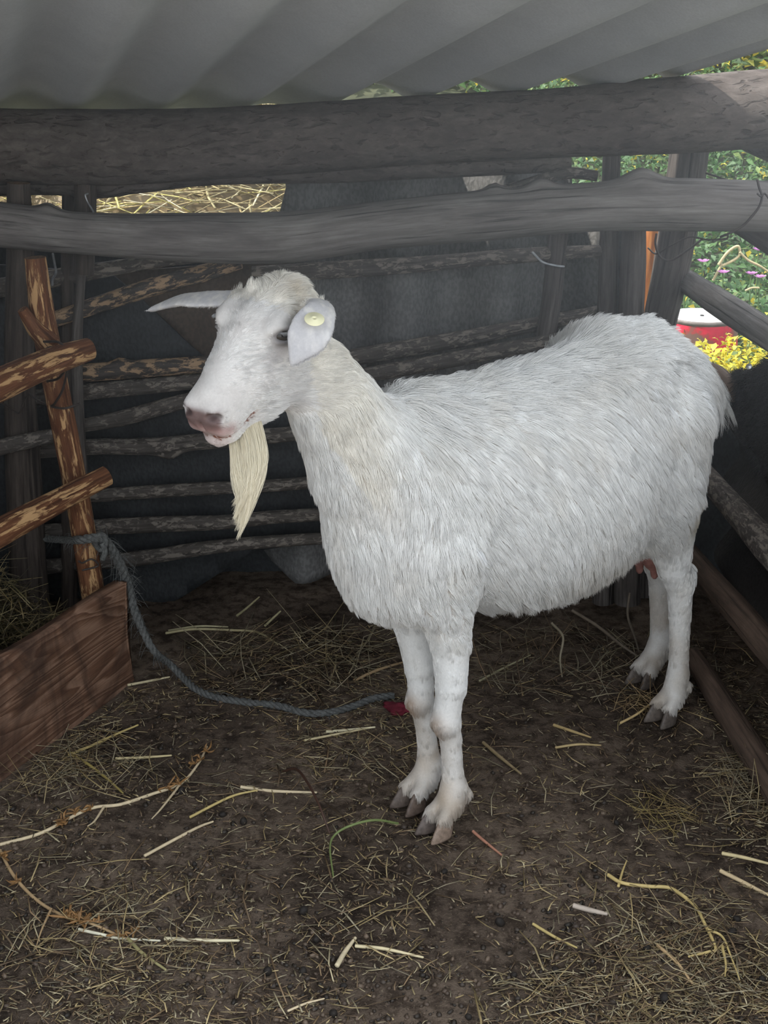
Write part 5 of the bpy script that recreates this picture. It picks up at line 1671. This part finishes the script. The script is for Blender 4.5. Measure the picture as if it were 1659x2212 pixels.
def bucket():
    c = at(1515, 700, 4.95); c[2] = float(terrain_z(np.array([c[0]]), np.array([4.95]))[0])
    root = empty('bucket', c)
    tag(root, 'upturned red enamel bucket with a white bottom among the weeds', 'bucket')
    zt = at(1515, 682, 4.95)[2] - c[2]
    nu = 48
    def rev(prof, name, mat, parent=root):
        mb = MB()
        V = [(c[0] + r * math.cos(2 * math.pi * k / nu), c[1] + r * math.sin(2 * math.pi * k / nu), c[2] + z) for r, z in prof for k in range(nu)]
        F = [(j * nu + k, j * nu + (k + 1) % nu, (j + 1) * nu + (k + 1) % nu, (j + 1) * nu + k) for j in range(len(prof) - 1) for k in range(nu)]
        mb.add(V, F)
        return mb.build(name, mat, parent)
    m, nt, b = newmat('chipped_red_enamel')
    tc = nt.nodes.new('ShaderNodeTexCoord').outputs['Object']
    n = noise(nt, tc, 14, 4, 0.6)
    nt.links.new(ramp(nt, n, [(0.42, (0.16, 0.09, 0.075)), (0.50, (0.32, 0.05, 0.05)), (0.56, (0.55, 0.02, 0.05)), (0.7, (0.62, 0.03, 0.07))]), b.inputs['Base Color'])
    b.inputs['Roughness'].default_value = 0.4
    rev([(0.140, 0.0), (0.137, 0.05), (0.128, zt - 0.012)], 'side', m)
    rev([(0.128, zt - 0.014), (0.132, zt - 0.008), (0.132, zt), (0.126, zt + 0.003)], 'rim', mat_simple('dark_rim', (0.14, 0.12, 0.11), 0.5, 0.3, 30))
    rev([(0.126, zt + 0.002), (0.122, zt - 0.003), (0.07, zt - 0.001), (0.008, zt)], 'bottom', mat_simple('white_enamel', (0.85, 0.86, 0.87), 0.3, 0.04, 8, 0.5))
    rev([(0.009, zt + 0.003), (0.006, zt + 0.004), (0.0005, zt + 0.004)], 'rivet', mat_simple('rivet_dark', (0.05, 0.05, 0.05), 0.5))
bucket()

def flower(u, v, Y, label, seed):
    p = at(u, v, Y)
    g = float(terrain_z(np.array([p[0]]), np.array([Y]))[0])
    root = empty('pink_flower', (p[0], p[1], g))
    tag(root, label, 'flower')
    r = np.random.default_rng(seed)
    mb = MB()
    pts = catmull(np.array([[p[0] + .02, p[1], g], [p[0] + .01, p[1] + .01, (g + p[2]) / 2], p]), 6)
    tube(mb, pts, 0.003, 6, col=(0.12, 0.2, 0.07))
    mb.build('stem', M['straw'], root)
    mb = MB()
    for k in range(7):
        a = k * 0.9 + r.random() * 0.3
        d = np.array([math.cos(a), math.sin(a) * 0.8 - 0.25, 0.45]); s = np.array([-math.sin(a), math.cos(a), 0.0])
        q = p + np.array([0, 0, 0.0])
        L = 0.024
        V = [q, q + d * L * .6 + s * L * .35, q + d * L + s * L * .22, q + d * L - s * L * .22, q + d * L * .6 - s * L * .35, q + d * L * 0.6 + np.array([0, 0, -.003])]
        mb.add(V, [(0, 1, 5), (1, 2, 5), (2, 3, 5), (3, 4, 5), (4, 0, 5)], 0, None, np.array((0.62, 0.26, 0.60)) * r.uniform(0.8, 1.2))
    mb.build('petals', M['leaf'], root)
for k, (u, v, Y, lab) in enumerate([(1481, 562, 5.5, 'pink flower closest to the leaning post'), (1518, 566, 5.5, 'pink flower right of the one by the leaning post'), (1562, 590, 5.45, 'largest pink flower, in the middle of the weeds'), (1638, 541, 5.55, 'topmost pink flower near the right edge'), (1622, 593, 5.45, 'pink flower right of the largest one'), (1641, 600, 5.4, 'lowest pink flower near the right edge')]):
    flower(u, v, Y, lab, 300 + k)

def dry_reed(px, Y, w, label):
    P = np.array([at(u, v, Y) for u, v in px])
    mb = MB(); pa = catmull(P, 6)
    tube(mb, pa, w, 7, 3, 0.1, 60, col=(0.55, 0.45, 0.25))
    o = mb.build('dry_reed', M['straw'], origin=P[0])
    tag(o, label, 'reed')
dry_reed([(1552, 572), (1572, 545), (1594, 532), (1597, 552), (1578, 566), (1560, 574)], 5.5, 0.006, 'bent dry reed making a hook among the weeds')
dry_reed([(1540, 606), (1552, 584), (1560, 570)], 5.5, 0.005, 'short dry reed below the hooked one')
dry_reed([(1598, 545), (1616, 562), (1640, 574), (1664, 590)], 5.48, 0.005, 'dry reed running right from the hooked one')
dry_reed([(1610, 628), (1624, 622), (1640, 622)], 5.4, 0.004, 'short pale reed low among the weeds')

# haystack behind the shed
def haystack():
    cx, cy, H_, rx, ry = -1.15, 5.4, 1.0, 1.6, 1.25
    n = 52
    mb = MB()
    V = []; F = []
    for i in range(n + 1):
        for j in range(n + 1):
            x = cx - rx + 2 * rx * i / n; y = cy - ry + 2 * ry * j / n
            r2 = ((x - cx) / rx) ** 2 + ((y - cy) / ry) ** 2
            z = H_ * max(0, 1 - r2) ** 0.6
            V.append((x, y, z))
    V = np.array(V); V[:, 2] += 0.06 * fbm(V * 5, 15, 3) * (V[:, 2] > 0.02) - 0.04
    for i in range(n):
        for j in range(n):
            F.append((i * (n + 1) + j, (i + 1) * (n + 1) + j, (i + 1) * (n + 1) + j + 1, i * (n + 1) + j + 1))
    mb.add(V, F, 0, None, (0.20, 0.15, 0.08))
    o = mb.build('haystack', M['straw'], origin=(cx, cy, 0))
    tag(o, 'sunlit stack of dry hay outside behind the back wall', 'haystack')
    N = 9000
    a = rng.uniform(0, 2 * np.pi, N); r = np.sqrt(rng.random(N)) * 0.97
    x = cx + rx * r * np.cos(a); y = cy + ry * r * np.sin(a)
    k = y < cy + 0.2
    x, y, r = x[k], y[k], r[k]; N = len(x)
    z = H_ * (1 - r * r) ** 0.6 + 0.02 + 0.05 * rng.random(N) - 0.03
    L = rng.uniform(0.08, 0.34, N); W = rng.uniform(0.002, 0.0055, N)
    cols = np.array([(0.72, 0.60, 0.32), (0.60, 0.46, 0.22), (0.80, 0.72, 0.48), (0.45, 0.38, 0.2), (0.66, 0.58, 0.2)])
    t = cols[rng.choice(5, N)] * rng.uniform(0.6, 1.15, (N, 1))
    p = pieces('loose_hay', np.stack([x, y, z], -1), rng.uniform(0, 6.28, N), rng.normal(0, 0.25, N), L, W, rng.normal(0, 0.12, N) * L, t, M['straw'])
    p.parent = o; p.matrix_parent_inverse = o.matrix_basis.inverted()
haystack()

# ------------------------------------------------------------------ thin haze under the roof, standing in for lens veil
def haze():
    m = bpy.data.materials.new('veil_haze'); m.use_nodes = True
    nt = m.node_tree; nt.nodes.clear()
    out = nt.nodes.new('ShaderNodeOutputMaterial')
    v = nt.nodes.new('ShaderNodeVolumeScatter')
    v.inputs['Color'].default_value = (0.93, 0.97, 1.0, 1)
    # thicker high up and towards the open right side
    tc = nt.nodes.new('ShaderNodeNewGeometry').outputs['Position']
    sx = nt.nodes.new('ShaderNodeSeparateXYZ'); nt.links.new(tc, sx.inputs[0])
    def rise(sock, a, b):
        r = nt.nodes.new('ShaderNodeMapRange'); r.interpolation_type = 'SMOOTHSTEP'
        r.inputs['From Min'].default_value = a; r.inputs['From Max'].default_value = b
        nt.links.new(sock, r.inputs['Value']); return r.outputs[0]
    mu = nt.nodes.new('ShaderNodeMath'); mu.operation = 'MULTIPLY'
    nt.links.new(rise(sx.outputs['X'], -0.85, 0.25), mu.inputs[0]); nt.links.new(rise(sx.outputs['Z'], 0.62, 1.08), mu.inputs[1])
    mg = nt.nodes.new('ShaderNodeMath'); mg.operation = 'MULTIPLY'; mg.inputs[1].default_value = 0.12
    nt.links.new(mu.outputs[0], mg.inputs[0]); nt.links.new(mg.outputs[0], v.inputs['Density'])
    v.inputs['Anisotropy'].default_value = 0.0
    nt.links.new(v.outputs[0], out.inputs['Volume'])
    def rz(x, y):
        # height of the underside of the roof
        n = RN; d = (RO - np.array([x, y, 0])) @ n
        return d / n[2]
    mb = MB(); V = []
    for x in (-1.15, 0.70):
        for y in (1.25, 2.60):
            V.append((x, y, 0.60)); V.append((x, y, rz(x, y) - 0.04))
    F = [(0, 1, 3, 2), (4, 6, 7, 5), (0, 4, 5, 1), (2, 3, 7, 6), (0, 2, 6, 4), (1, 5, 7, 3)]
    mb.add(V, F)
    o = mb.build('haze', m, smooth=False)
    tag(o, 'thin haze added under the roof, standing in for lens veil', 'haze', kind='stuff')
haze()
